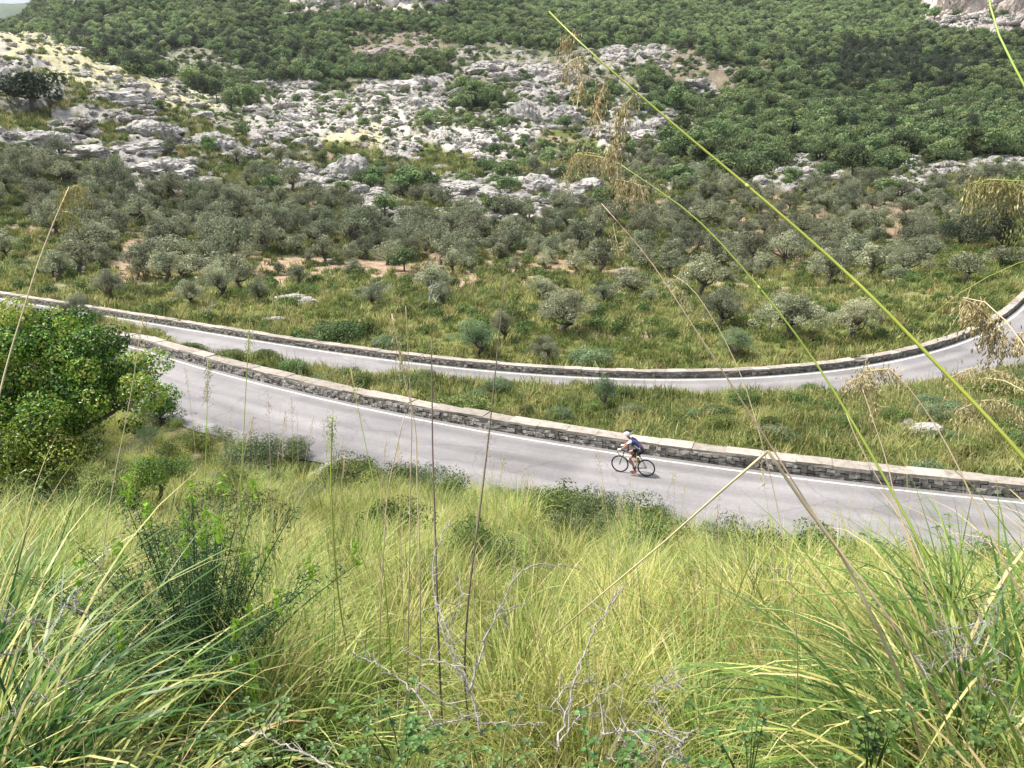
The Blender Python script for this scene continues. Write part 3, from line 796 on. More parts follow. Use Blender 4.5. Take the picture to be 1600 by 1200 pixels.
def sizeword(s, a=.85, b=1.15): return 'small' if s < a else ('large' if s > b else 'mid-sized')

# --- oak forest ---------------------------------------------------------------
P = cand(150, 1180, 5.9, seed=11, grow=.0004); Z, C, px, py = place_where(P)
pr = prob(C, {'F': .97, 'f': .72, 'L': .95, 'D': .35, 'r': .46, 'R': .17, 'C': .12, 'S': .03, 'P': .45, 'o': .03})
pr = np.where((px < 520) & (py > 35) & (P[:, 1] < 345), pr * .12, pr)
k = (rng.uniform(size=len(P)) < pr) & clear(P); P, Z, px, py, C = P[k], Z[k], px[k], py[k], C[k]
s = rng.uniform(.55, 1.25, len(P)) * np.where((C == ord('r')) | (C == ord('R')) | (C == ord('P')) | (C == ord('S')), .5, 1.0)
s *= (1.32 + .3 * fbm(P[:, 0] * .03, P[:, 1] * .03, seed=77))
def oak_label(x, y, s_):
    where = 'in the forest edge above the olive terraces' if y > 190 and x > 1000 else ('on the rocky hillside' if 80 < y else 'on the upper forested slope')
    return f"{sizeword(s_, .6, .95)} dark green evergreen oak {where}, {side_words(x)}"
populate('oak_tree', 'oak', P, Z, px, py, s, oak_label, 'tree', lambda lb: 'evergreen ' + lb.split(' evergreen ')[1], 'oak_forest', 'dense dark green evergreen forest covering the mountain slopes', parts=True)

# --- pines ----------------------------------------------------------------------
P = cand(300, 1000, 5.5, seed=12); Z, C, px, py = place_where(P)
pr = prob(C, {'D': .75, 'F': .10}); pr = np.where((px < 420) & (py > 60) & (py < 130) & (C == ord('F')), .6, pr)
k = (rng.uniform(size=len(P)) < pr) & clear(P); P, Z, px, py = P[k], Z[k], px[k], py[k]; s = rng.uniform(.7, 1.25, len(P))
populate('pine_tree', 'pine', P, Z, px, py, s, lambda x, y, s_: f"{sizeword(s_)} dull dark pine among the oaks on the far slope, {side_words(x)}", 'tree', lambda lb: 'dark pines ' + lb.split(', ')[1] + ', ' + lb.split(' ')[0], 'pine_wood', 'dull dark pines mixed into the far mountain forest', parts=False, n_ind=150)

# --- olives ---------------------------------------------------------------------
P = cand(84, 330, 4.3, seed=13, grow=.001); Z, C, px, py = place_where(P)
pr = prob(C, {'O': .88, 'o': .75, 'E': .5, 'G': .10, 'r': .12, 'S': .03}); pr = np.where(py > 440, .16, pr); pr = np.where((py < 235), pr * .15, pr)
k = (rng.uniform(size=len(P)) < pr) & clear(P, 1.0); P, Z, px, py, C = P[k], Z[k], px[k], py[k], C[k]
s = rng.choice([.55, .8, 1.0, 1.2], len(P)) * rng.uniform(.85, 1.15, len(P)) * np.where(C == ord('O'), 1.05, .85)
def olive_label(x, y, s_):
    where = 'in the dense grove under the rocky hill' if (x < 900 and y < 400) else ('on the grassy slope above the lower road' if y > 400 else 'on the reddish terraces across the valley')
    return f"{sizeword(s_, .75, .98)} grey green olive tree {where}, {side_words(x)}"
populate('olive_tree', 'olive', P, Z, px, py, s, olive_label, 'tree', lambda lb: 'olives' + lb.split('olive tree')[1] + ', ' + lb.split(' ')[0], 'olive_grove', 'grey green olive trees scattered over the terraces behind the nearer ones', parts=True)

# --- shrubs on the rocks and in the meadow ----------------------------------------
P = cand(62, 420, 2.6, seed=14, grow=.0016); Z, C, px, py = place_where(P)
pr = prob(C, {'G': .6, 'o': .62, 'O': .45, 'E': .3, 'r': .85, 'R': .5, 'S': .25, 'P': .8, 'C': .2})
pr = np.where((fbm(P[:, 0] * .08, P[:, 1] * .08, seed=55) > .18), pr * 1.4, pr * .8)
k = (rng.uniform(size=len(P)) < pr) & clear(P) & (P[:, 1] > Yf(P[:, 0]) + 3); P, Z, px, py = P[k], Z[k], px[k], py[k]
s = rng.uniform(.35, 1.05, len(P)) * (1 + .002 * (P[:, 1] - 60)); s = np.where(P[:, 1] < 110, s * .95, s)
def shrub_label(x, y, s_):
    where = 'in the grass above the lower road' if y > 400 else ('among the pale limestone on the slope' if y < 300 else 'between the olive trees')
    return f"{sizeword(s_, .55, .9)} green shrub {where}, {side_words(x)}"
populate('shrub', 'shrub', P, Z, px, py, s, shrub_label, 'shrub', lambda lb: 'shrubs' + lb.split('shrub')[1] + ', ' + lb.split(' ')[0], 'scrub', 'green and grey scrub dotted over rocks, terraces and meadow', parts=False, n_ind=90)

# --- limestone ------------------------------------------------------------------
def rock_thing(mesh, loc, rz, dims, label, group=None, name='rock_outcrop', tilt=(0, 0)):
    o = obj(name, mesh); o.location = [float(c) for c in loc]; o.rotation_euler = (tilt[0], tilt[1], rz); o.scale = dims
    return tag(o, label, 'rock', group)
BIG = [ # px, py foot, width px, height px, label
 (540, 282, 92, 62, 'rounded grey limestone knoll between shrubs left of centre, broadest dome on the slope'),
 (505, 296, 70, 26, 'low pale limestone shelf just below the broadest dome'),
 (745, 238, 95, 62, 'tall grey limestone cliff block with dark streaks, middle of the slope'),
 (700, 228, 50, 42, 'narrow limestone shoulder at the left side of the tall grey block'),
 (678, 300, 62, 40, 'bright pointed limestone mound below the sunlit grass'),
 (590, 334, 64, 20, 'flat pale boulder behind the olive grove, left of centre'),
 (650, 340, 40, 22, 'small pale boulder right of the flat one behind the olive grove'),
 (800, 300, 80, 28, 'long pale limestone shelf crossing the slope, middle of the view'),
 (890, 322, 76, 30, 'sloping pale limestone shelf with shrubs, right of the long one'),
 (1142, 240, 44, 28, 'isolated white boulder standing out of the green forest slope'),
 (820, 195, 66, 56, 'grey limestone buttress above the tall block, near centre'),
 (880, 195, 70, 46, 'grey limestone buttress with round top right of its neighbour'),
 (255, 280, 120, 38, 'layered pale limestone ledge above the olive grove, left of the view'),
 (60, 232, 100, 36, 'tilted pale limestone slab at the far left above the grove'),
 (120, 244, 110, 26, 'long tilted limestone slab descending to the right near the left grove'),
 (230, 214, 110, 44, 'pale limestone hump on the left hill shoulder'),
 (175, 160, 130, 46, 'long grey limestone rib running down the left hill'),
 (330, 232, 110, 50, 'rough limestone ridge falling to the right of the left hill'),
 (440, 214, 60, 36, 'grey limestone mound by the sunlit saddle'),
 (480, 232, 60, 34, 'second grey limestone mound right below the sunlit saddle'),
 (430, 156, 76, 26, 'smooth pinkish limestone bluff above the sunlit saddle'),
 (620, 146, 120, 34, 'broad pale limestone field under the green band, left of centre'),
 (985, 215, 80, 52, 'white limestone outcrop behind the hanging seed heads'),
 (930, 215, 70, 44, 'white limestone outcrop left of the hanging seed heads'),
 (840, 125, 90, 36, 'pale limestone wall high on the slope near centre'),
 (965, 92, 60, 28, 'pale limestone patch high on the slope, right of centre'),
 (1100, 180, 50, 46, 'white limestone slope between dark trees, right of centre'),
 (1245, 284, 60, 24, 'white limestone edge below the forest, right of the view'),
 (1300, 286, 50, 20, 'white broken rocks below the forest, beside the round dark pair'),
 (610, 92, 90, 34, 'pinkish limestone bluff inside the upper forest, left of centre'),
 (660, 88, 70, 30, 'pink and brown stained rock beside the bluff in the upper forest')]
for k, (px_, py_, w, h, lb) in enumerate(BIG):
    x, y, z = ground_at(px_, py_); dist = y * CP - z * SP
    W = w * dist / F / 2.7; Hh = h * dist / F / 1.35
    pink = 'pink' in lb
    el = 1.0
    rock_thing((PROCKS if pink else ROCKS)[k % (2 if pink else 7)], (x, y + W * .3, z - Hh * .25), rng.uniform(-.3, .3), (W / [1.0, 1.5, 1.2, 1.9, 1.1, 1.4, 1.7][k % 7] if not pink else W / 1.4, W * .8, Hh), lb)
CL = [(505, 14, 90, 60), (560, 8, 80, 50), (600, 16, 60, 40), (645, 10, 70, 60), (440, 4, 60, 30), (1505, 26, 70, 60), (1550, 18, 70, 50), (1590, 30, 50, 60), (1480, 36, 40, 30), (130, 12, 40, 40)]
for k, (px_, py_, w, h) in enumerate(CL):
    x, y, z = ground_at(px_, py_); dist = y * CP - z * SP
    W = w * dist / F / 2.4; Hh = h * dist / F / 1.1
    side = 'top right corner' if px_ > 1000 else ('top left forest' if px_ < 300 else 'top edge left of centre')
    rock_thing(PROCKS[k % 2] if px_ > 1000 else ROCKS[k % 7], (x, y + W * .2, z - Hh * .1), rng.uniform(-.3, .3), (W / 1.3, W * .7, Hh), f"grey rock cliff face breaking through forest, {side}", 'cliff faces, ' + side, name='cliff')

P = cand(95, 700, 2.5, seed=15, grow=.001); Z, C, px, py = place_where(P)
nn = fbm(P[:, 0] * .07, P[:, 1] * .07, seed=59)
pr = prob(C, {'R': .5, 'r': .24, 'S': .30, 'C': .5, 'o': .05, 'f': .10, 'P': .15, 'G': .02, 'O': .01}) * np.where(nn > 0, 1.3, .7)
k = (rng.uniform(size=len(P)) < pr) & clear(P); P, Z, px, py, C = P[k], Z[k], px[k], py[k], C[k]
s = (.35 + rng.gamma(1.3, .34, len(P))) * (1 + .0018 * (P[:, 1] - 95)) * np.where((C == ord('R')) | (C == ord('C')), 1.2, .75)
ok = (px > -20) & (px < 1620) & (py > -10); app = np.where(ok, s / P[:, 1], -1); order = np.argsort(-app)[:260]
pick = rng.integers(0, 7, len(P)); rzz = rng.uniform(0, 6.28, len(P))
for i in order:
    w = 'on the rocky left hill' if px[i] < 450 else ('on the limestone slope below the forest' if py[i] > 120 else 'high on the mountain slope')
    lb = f"{sizeword(s[i], 1.4, 2.3)} pale grey limestone outcrop {w}, {side_words(px[i])}"
    rock_thing(ROCKS[pick[i]], (P[i, 0], P[i, 1], Z[i] - .12 * s[i]), rzz[i], (s[i] * rng.uniform(.8, 1.3), s[i] * rng.uniform(.8, 1.2), s[i] * rng.uniform(.6, 1.1)), lb, 'limestone outcrops ' + lb.split('outcrop ')[1] + ', ' + lb.split(' ')[0], tilt=rng.normal(0, .12, 2))
rest = np.ones(len(P), bool); rest[order] = False
scatter('rock_field', 'pale grey limestone rubble strewn over the rocky slopes', 'rocks', ROCKS, np.stack([P[rest, 0], P[rest, 1], Z[rest] - .1 * s[rest]], 1), rzz[rest], s[rest] * .95, pick[rest], tilt=rng.normal(0, .15, (rest.sum(), 2)))
# small stones: verge rocks between the roads and on the meadow
for px_, py_, w, lb in ((1418, 664, 30, 'whitish boulder in the grass between the two roads, upper one of two'), (1450, 678, 44, 'flat whitish boulder in the grass between the two roads, lower one of two'),
                        (980, 532, 11, 'small white stone in the meadow above the lower road'), (458, 470, 30, 'pale grey boulder in grass above the lower road, left of centre'), (480, 474, 30, 'flat pale rock touching the boulder above the lower road'), (515, 742, 52, 'beige rock half buried in grass at the near edge of the upper road'), (430, 504, 22, 'small pale rock in the grass above the lower road wall')):
    x, y, z = ground_at(px_, py_); dist = y * CP - z * SP; W = w * dist / F / 2.4
    rock_thing(ROCKS[int(px_) % 7], (x, y, z + W * .1), .3, (W, W * .8, W * .75), lb, name='boulder')

# ------------------------------------------------------------------ grass
def tuft_src(seed, n, length, width, spread, tint, segs=4, droop=1.3, lean=.6, stalks=0):
    r = np.random.default_rng(seed); g = G()
    base = np.stack([r.normal(0, spread, n), r.normal(0, spread, n), np.full(n, -.04)], 1)
    az = r.uniform(0, 6.28, n); t = np.clip(r.normal(tint[0], tint[1], n), 0, 1)
    blades(g, base, az, np.abs(r.normal(0, lean, n)), length * r.uniform(.45, 1.1, n), width * r.uniform(.6, 1.2, n), droop * r.uniform(.3, 1.3, n), t, segs=segs, r=r)
    if stalks:
        base = np.stack([r.normal(0, spread, stalks), r.normal(0, spread, stalks), np.full(stalks, -.03)], 1)
        blades(g, base, r.uniform(0, 6.28, stalks), np.abs(r.normal(0, .16, stalks)), length * r.uniform(1.1, 1.7, stalks), width * .5, .25, np.full(stalks, .95), segs=4, r=r)
    return g
def keep_off(P, a=.25):
    X, Y = P[:, 0], P[:, 1]
    dn = (Y - Yn(X)) * cosl(Yn, X); df = (Y - Yf(X)) * cosl(Yf, X)
    return dn, df

def bush_mesh(seed, R, H, npuff, pr_, nleaf, leaf, aspect, mat, twigs=14, tc=.5, rad=.03, z0=-.1, shell=.4, tv=.4, flat=.85):
    r = np.random.default_rng(seed); cg = G(); tg = G()
    C = crown(cg, R, H, z0, npuff, pr_, nleaf, leaf, r, shell=shell, aspect=aspect, tintc=tc, tintv=tv, flat=flat)
    trunk(tg, C, H * .8, rad, r, nb=twigs, fork=.15)
    return cg.mesh('crown', mat), tg.mesh('stems', M['bark'], True)
def bush_thing(name, ms, loc, rz, s, label, cat='bush', sz=(1, 1, 1), parts=('leaves', 'stems')):
    r_ = empty(name, loc, rz); r_.scale = (s * sz[0], s * sz[1], s * sz[2]); tag(r_, label, cat)
    obj(parts[0], ms[0], r_); obj(parts[1], ms[1], r_); return r_

# foreground bank
FT = [tuft_src(500 + i, 62, L_, w_, .07, t_, segs=5, stalks=3).mesh('grass_tuft', M['grass']) for i, (L_, w_, t_) in enumerate([(.42, .0042, (.5, .2)), (.5, .005, (.68, .18)), (.36, .0045, (.34, .18)), (.58, .0055, (.82, .15)), (.45, .0048, (.6, .22)), (.4, .005, (.18, .14))])]
pts = []
r = np.random.default_rng(21)
y = .3
while y < 34:
    sp = .105 + .011 * y; w = .78 * y + 2.2
    x = np.arange(-w, w, sp); pts.append(np.stack([x + r.uniform(-.5, .5, len(x)) * sp, y + r.uniform(-.5, .5, len(x)) * sp], 1)); y += sp
P = np.concatenate(pts); dn, df = keep_off(P)
edge = -WN - .35 + .4 * fbm(P[:, 0] * .8, P[:, 1] * .8, seed=71)
k = (dn < edge); P = P[k]; dn = dn[k]; Z = height(P[:, 0], P[:, 1], fine=False)
nz_ = fbm(P[:, 0] * .5, P[:, 1] * .5, seed=72, octv=3) + .05; n2_ = fbm(P[:, 0] * 1.6, P[:, 1] * 1.6, seed=73, octv=2)
u = nz_ * 1.7 + n2_ * 1.1 + r.normal(0, .2, len(P)) - .2
px, py = project(P[:, 0], P[:, 1], Z); lowc = sstep(1000, 1180, py); u = u - .5 * lowc - .3 * sstep(450, 250, px)
idx = np.where(u > .28, 3, np.where(u > .12, 1, np.where(u > -.02, 4, np.where(u > -.16, 0, np.where(u > -.3, 2, 5)))))
sc = .85 * r.uniform(.5, 1.35, len(P)) * (1 + 1.2 * np.clip(n2_, -.3, .6)) * (1 + .028 * P[:, 1]) * (1 - .45 * sstep(-WN - 2.5, -WN, dn))
sc *= 1 - .35 * sstep(3.0, 1.5, P[:, 1])
clump = fbm(P[:, 0] * 1.1, P[:, 1] * 1.1, seed=171, octv=2)
sc = sc * np.where(clump < -.05, .6, .95); idx = np.where(clump < -.12, np.where(r.uniform(size=len(P)) < .6, 5, 2), idx)  # gaps get low green tufts, picked dark to read as shade between clumps
k = r.uniform(size=len(P)) < np.where(clump < -.05, .28, .62)
scatter('grass', 'long yellow green grass covering the near bank', 'grass', FT, np.stack([P[k, 0], P[k, 1], Z[k]], 1), r.uniform(0, 6.28, k.sum()), sc[k], idx[k], tilt=r.normal(0, .18, (k.sum(), 2)))

# mounded tussocks all over the bank
BT = []
for i_, (t0, L_, wd_) in enumerate([(.52, .52, .0052), (.70, .60, .0055), (.38, .48, .005), (.84, .5, .005), (.22, .45, .0055), (.6, .74, .006)]):
    rr = np.random.default_rng(560 + i_); g = G(); n_ = 300
    b0 = np.stack([rr.normal(0, .08, n_), rr.normal(0, .08, n_), np.full(n_, -.05)], 1); a0 = np.arctan2(b0[:, 1], b0[:, 0]) + rr.normal(0, .7, n_)
    blades(g, b0, a0, np.abs(rr.normal(.35, .35, n_)), L_ * rr.uniform(.45, 1.15, n_), wd_ * rr.uniform(.6, 1.2, n_), rr.uniform(.6, 2.3, n_), np.clip(np.where(rr.uniform(size=n_) < .15, rr.normal(.95, .05, n_), rr.normal(t0, .16, n_)), 0, 1), segs=7, r=rr)
    BT.append(g.mesh('tussock_growth', M['grass']))
r = np.random.default_rng(24); pts = []; y = .9
while y < 33:
    sp = .36 + .012 * y; w = .76 * y + 2.0
    x = np.arange(-w, w, sp); pts.append(np.stack([x + r.uniform(-.5, .5, len(x)) * sp, y + r.uniform(-.5, .5, len(x)) * sp], 1)); y += sp
P = np.concatenate(pts); dn, df = keep_off(P); clump = fbm(P[:, 0] * 1.1, P[:, 1] * 1.1, seed=171, octv=2); k = (dn < -WN - .5) & (r.uniform(size=len(P)) < np.where(clump < -.08, .16, .85)); P = P[k]; Z = height(P[:, 0], P[:, 1], fine=False)
u = 1.9 * fbm(P[:, 0] * .45, P[:, 1] * .45, seed=172) + r.normal(0, .36, len(P)) - .3; px, py = project(P[:, 0], P[:, 1], Z); u = u - .6 * sstep(960, 1160, py) - .35 * sstep(420, 200, px) - .2 * sstep(1250, 1500, px)
idx = np.where(u > .45, 3, np.where(u > .2, 1, np.where(u > -.05, 0, np.where(u > -.3, 2, 4)))); idx = np.where(r.uniform(size=len(P)) < .1, 5, idx)
sc = r.uniform(.6, 1.3, len(P)) * (1 + .018 * P[:, 1]) * (1 - .3 * sstep(2.6, 1.2, P[:, 1]))
scatter('bank_tussocks', 'tangled mounds of yellow and green grass over the near bank', 'grass', BT, np.stack([P[:, 0], P[:, 1], Z], 1), r.uniform(0, 6.28, len(P)), sc, idx, tilt=r.normal(0, .2, (len(P), 2)))
P = cand(3.2, 30, .85, seed=29); dn, df = keep_off(P); nn_ = fbm(P[:, 0] * .4, P[:, 1] * .4, seed=30)
k = (dn < -WN - .5) & (rng.uniform(size=len(P)) < np.where(nn_ > 0, .6, .2)); P = rng.permutation(P[k]); Z = height(P[:, 0], P[:, 1], fine=False); px, py = project(P[:, 0], P[:, 1], Z); k = (px > -40) & (px < 1640) & (py < 1180); P, Z, px, py = P[k], Z[k], px[k], py[k]
SB = [bush_mesh(640 + i_, .42, .5, 18, .13, 3000, .028, .4, M['shrub'], tc=.45, tv=.6)[0] for i_ in range(3)] + [bush_mesh(644, .42, .55, 18, .12, 3000, .03, .28, M['pale'], tc=.3, tv=.5)[0]]
for i_ in range(min(len(P), 110)):
    q_ = int(rng.integers(0, 4)); s_ = 1.45 * float(rng.uniform(.55, 1.25)) * min(1, max(.32, P[i_, 1] / 11)) * (1 + .02 * P[i_, 1]); o = obj('shrub', SB[q_]); o.location = (P[i_, 0], P[i_, 1], Z[i_] + .2); o.rotation_euler = (0, 0, rng.uniform(0, 6)); o.scale = (s_, s_, s_ * rng.uniform(.8, 1.3))
    lb = f"{'small' if s_ < 1.2 else 'larger'} {'grey green' if q_ == 3 else 'green'} shrub poking from the grass of the {'lower' if py[i_] > 880 else 'upper'} near bank, {side_words(px[i_])}"
    tag(o, lb, 'shrub', 'bank shrubs, ' + lb.split(' shrub')[0] + (', lower, ' if py[i_] > 880 else ', upper, ') + side_words(px[i_]))

# between the roads and on the meadow
MT = [tuft_src(520 + i, 46, L_, w_, .16, t_, segs=3, lean=.95, droop=1.3, stalks=1).mesh('scrub_tuft', M['scrubgrass']) for i, (L_, w_, t_) in enumerate([(.55, .036, (.45, .25)), (.5, .04, (.22, .18)), (.6, .034, (.68, .22)), (.45, .04, (.35, .25)), (.65, .03, (.88, .12))])]
r = np.random.default_rng(22); pts = []; y = 20
while y < 90:
    sp = .42; w = .76 * y + 4
    x = np.arange(-w, w, sp); pts.append(np.stack([x + r.uniform(-.5, .5, len(x)) * sp, y + r.uniform(-.5, .5, len(x)) * sp], 1)); y += sp
P = np.concatenate(pts); dn, df = keep_off(P)
k = (dn > 1.15) & (df < -WF - .1 + .5 * fbm(P[:, 0] * .6, P[:, 1] * .6, seed=75)); P = P[k]; dn = dn[k]; df = df[k]; Z = height(P[:, 0], P[:, 1], fine=False)
u = fbm(P[:, 0] * .35, P[:, 1] * .35, seed=76, octv=3) * 1.9 + r.normal(0, .15, len(P))
idx = np.where(u > .3, 4, np.where(u > .12, 2, np.where(u > -.08, 0, np.where(u > -.25, 3, 1))))
sc = r.uniform(.6, 1.25, len(P)) * (1 - .3 * sstep(2.5, 1.2, dn)) * (1 - .45 * sstep(-WF - 3, -WF, df)) * (1 + .5 * fbm(P[:, 0] * .5, P[:, 1] * .5, seed=78))
scatter('verge_grass', 'rough green and straw grass on the strip between the two roads', 'grass', MT, np.stack([P[:, 0], P[:, 1], Z], 1), r.uniform(0, 6.28, len(P)), sc, idx, tilt=r.normal(0, .15, (len(P), 2)))

MB_ = []
for i, (t0, R_, H_) in enumerate([(.35, .55, .55), (.5, .6, .5), (.65, .5, .45), (.8, .55, .4), (.2, .6, .6)]):
    g = tuft_src(540 + i, 60, .62, .05, .2, (t0, .2), segs=3, lean=.7, droop=1.2)
    MB_.append(g.mesh('meadow_tuft', M['scrubgrass']))
P = cand(44, 250, .95, seed=23, grow=.006); dn, df = keep_off(P); k = df > 1.3; P = P[k]; df = df[k]
Z, C, px, py = place_where(P)
pr = prob(C, {'G': .95, 'o': .7, 'O': .5, 'E': .28, 'r': .5, 'R': .10, 'S': .6, 'F': .2})
bare = sstep(.22, .36, fbm(P[:, 0] * .12, P[:, 1] * .16, seed=66)) * (py < 470)
k = (rng.uniform(size=len(P)) < pr * (1 - .85 * bare)); P, Z, df, C = P[k], Z[k], df[k], C[k]
u = fbm(P[:, 0] * .18, P[:, 1] * .18, seed=79, octv=3) * 1.4 + rng.normal(0, .16, len(P)) + .25 * (C == ord('S'))  # S cells lean to paler, yellower tufts as sunlit grass
idx = np.where(u > .34, 3, np.where(u > .1, 2, np.where(u > -.1, 1, np.where(u > -.3, 0, 4))))
sc = rng.uniform(.6, 1.4, len(P)) * (1 + .009 * (P[:, 1] - 44)) * (1 + .4 * sstep(6, 1, df))
scatter('meadow', 'low tussocky green and yellow meadow growth beyond the lower road', 'meadow', MB_, np.stack([P[:, 0], P[:, 1], Z], 1), rng.uniform(0, 6.28, len(P)), sc, idx, tilt=rng.normal(0, .12, (len(P), 2)))

# shrubs on the strip between the roads and at the near road's edge
VS = [(300, 545, 60, 'shrub', 'leafy green'), (360, 560, 70, 'shrub', 'dark green'), (455, 575, 60, 'shrub', 'dense green'), (640, 600, 80, 'shrub', 'dark twiggy'), (560, 600, 70, 'shrub', 'grey green'), (730, 640, 100, 'shrub', 'broad dark green'),
      (700, 628, 60, 'shrub', 'round green'), (505, 590, 50, 'pale', 'pale green'), (820, 640, 40, 'shrub', 'low dark green'), (1120, 640, 60, 'shrub', 'dark green'), (1160, 625, 70, 'shrub', 'bushy green'),
      (1250, 640, 60, 'shrub', 'yellowish green'), (1330, 655, 56, 'shrub', 'dark green'), (1060, 660, 50, 'shrub', 'low yellowish green'), (1400, 650, 60, 'shrub', 'grey green'), (1480, 640, 90, 'pale', 'grey green feathery'),
      (1540, 610, 90, 'shrub', 'tall green'), (1440, 610, 60, 'shrub', 'dark green'), (1590, 640, 80, 'shrub', 'dense dark green'), (1215, 680, 70, 'pale', 'blue green leafy'), (1180, 710, 60, 'shrub', 'dark green'),
      (960, 690, 60, 'shrub', 'dark green'), (880, 668, 60, 'shrub', 'low green'), (985, 640, 50, 'pale', 'soft green'), (860, 655, 50, 'shrub', 'yellowish green'), (400, 580, 44, 'pale', 'pale grass green')]
for k, (px_, py_, w_, mt, wd) in enumerate(VS):
    x, y, z = ground_at(px_, py_ + 8); x = float(x)
    dn, df = keep_off(np.array([[x, y]]))
    if dn[0] < 1.5: y = float(Yn(np.array([x]))[0]) + 2.0; z = hz(x, y)
    dn, df = keep_off(np.array([[x, y]]))
    if df[0] > -WF - .5: y = float(Yf(np.array([x]))[0]) - WF * 1.05 - 1.2; z = hz(x, y)
    s_ = w_ * (y * CP - z * SP) / F / 2.3
    near_w = 'just behind the upper road wall' if py_ > 655 else ('at the inner edge of the lower road' if py_ < 612 and px_ > 500 else 'on the strip between the roads')
    tree_thing('shrub', 'shrub_near', k, (x, y, z - .05), rng.uniform(0, 6), s_, f'{wd} shrub {near_w}, {side_words(px_)}', 'shrub', mat=M[mt], sz=(1, 1, rng.uniform(.6, .95)))
P = cand(22, 72, 1.7, seed=27); dn, df = keep_off(P)
k = (dn > 2.0) & (df < -WF - 1.0) & (rng.uniform(size=len(P)) < .55) & (fbm(P[:, 0] * .25, P[:, 1] * .25, seed=28) > -.15); P = rng.permutation(P[k]); Z = height(P[:, 0], P[:, 1], fine=False); px, py = project(P[:, 0], P[:, 1], Z)
k = (px > -30) & (px < 1630); P, Z, px, py = P[k], Z[k], px[k], py[k]
for i in range(min(len(P), 90)):
    s_ = float(rng.uniform(.3, .8)); mt = M['pale'] if rng.uniform() < .25 else M['shrub']
    o = obj('shrub', SRC['shrub_near'][i % 4][2]); o.location = (P[i, 0], P[i, 1], Z[i] - .05); o.rotation_euler = (0, 0, rng.uniform(0, 6)); o.scale = (s_, s_, s_ * rng.uniform(.7, 1.1))
    o.material_slots[0].link = 'OBJECT'; o.material_slots[0].material = mt
    lb = f"{'small' if s_ < .5 else 'mid-sized'} {'grey green' if mt is M['pale'] else 'green'} shrub in the grass between the two roads, {side_words(px[i])}"
    tag(o, lb, 'shrub', 'strip shrubs, ' + lb.split(' shrub')[0] + ', ' + side_words(px[i]))
# the sapling beside the lower road
x, y, z = ground_at(945, 640); s_ = 52 * (y * CP - z * SP) / F / 4.6
tree_thing('sapling', 'olive_near', 1, (x, y, z), 1.0, s_, 'soft pale green sapling between the roads, overlapping the lower wall', 'tree', mat=M['pale'], sz=(1, 1, 1.35))

# fine leaved shrubs standing on the near bank
fine = [bush_mesh(600 + i, .6, .75, 26, .17, 5200, .035, .4, M['shrub'], tc=.5) for i in range(3)]
finep = bush_mesh(610, .6, .8, 24, .17, 4200, .04, .3, M['pale'], tc=.4)
for k, (px_, py_, w_, hf, ms, lb) in enumerate([
    (825, 800, 90, .75, fine[0], 'dark green fine leaved shrub at the near edge of the upper road, centre'),
    (930, 815, 92, 1.0, finep, 'blue green airy shrub on the near bank below the cyclist'),
    (1188, 815, 42, 1.1, fine[1], 'small wispy shrub at the near road edge under the broken straw stem'),
    (1050, 812, 36, .9, fine[2], 'tiny green shrub at the near road edge right of the cyclist'),
    (640, 775, 60, .8, fine[1], 'olive green twiggy shrub in the bank grass, left of centre'),
    (455, 690, 64, .7, fine[2], 'small dark shrub leaning over the near edge of the upper road'),
    (400, 740, 120, .6, finep, 'wide bluish green shrub in the bank grass left of centre'),
    (250, 665, 90, .7, fine[0], 'olive green shrub at the road edge right of the big left bush'),
    (545, 740, 60, .6, fine[0], 'low dark shrub behind the beige rock at the road edge'),
    (880, 850, 60, .6, fine[2], 'shadowy green shrub sunk in the long grass, centre'),
    (620, 830, 80, .6, fine[1], 'green shrub half hidden in long yellow grass, left of centre'),
    (1430, 835, 80, .8, fine[0], 'green shrub at the road edge behind the right tussocks'),
    (1560, 820, 110, 1., finep, 'grey green shrub at the far right end of the near bank'),
    (335, 850, 80, .7, fine[1], 'dark leafy shrub in the grass right of the left tussock')]):
    x, y, z = ground_at(px_, py_)
    dn, df = keep_off(np.array([[x, y]]))
    if dn[0] > -WN - .5: y = float(Yn(np.array([x]))[0]) - (WN + .8) * 1.08; x = (px_ - 800) / F * (y * CP + 11 * SP); z = hz(x, y)
    bush_thing('bush', ms, (x, y, z), k * 1.3, w_ * (y * CP - z * SP) / F / 1.05, lb, sz=(1, 1, hf * 1.35))

# the big bush on the left
bm1 = bush_mesh(620, 2.15, 3.6, 170, .36, 85000, .064, .62, M['mastic'], twigs=44, tc=.56, rad=.09, shell=.62, z0=-.3, tv=.75, flat=.9)
c0 = at(55, 585, 12.5); zb = hz(c0[0], c0[1])
bush_thing('large_bush', bm1, (c0[0], c0[1], c0[2] - 1.4), .4, .80, 'large glossy bright green bush at the left beside the upper road', sz=(1.0, .9, 1.02))
bm2 = bush_mesh(621, 1.5, 2.6, 60, .4, 20000, .06, .6, M['shrub'], twigs=20, tc=.4, rad=.07)
c1 = at(-40, 560, 15.5); bush_thing('large_bush', bm2, (c1[0], c1[1], c1[2] - 1.3), 1.4, .75, 'dark green bush cut by the left frame behind the glossy one')
bm3 = bush_mesh(622, 1.0, 1.2, 50, .28, 17000, .042, .5, M['mastic'], twigs=20, tc=.25, rad=.05)
c2 = at(50, 700, 11.6); bush_thing('bush', bm3, (c2[0], c2[1], c2[2] - .55), 2.2, 1.15, 'darker lower bush at the foot of the large glossy bush')
c3 = at(235, 700, 10.5); bush_thing('bush', bm3, (c3[0], c3[1], c3[2] - .6), .7, .5, 'small yellowish green bush between the glossy bush and the road')

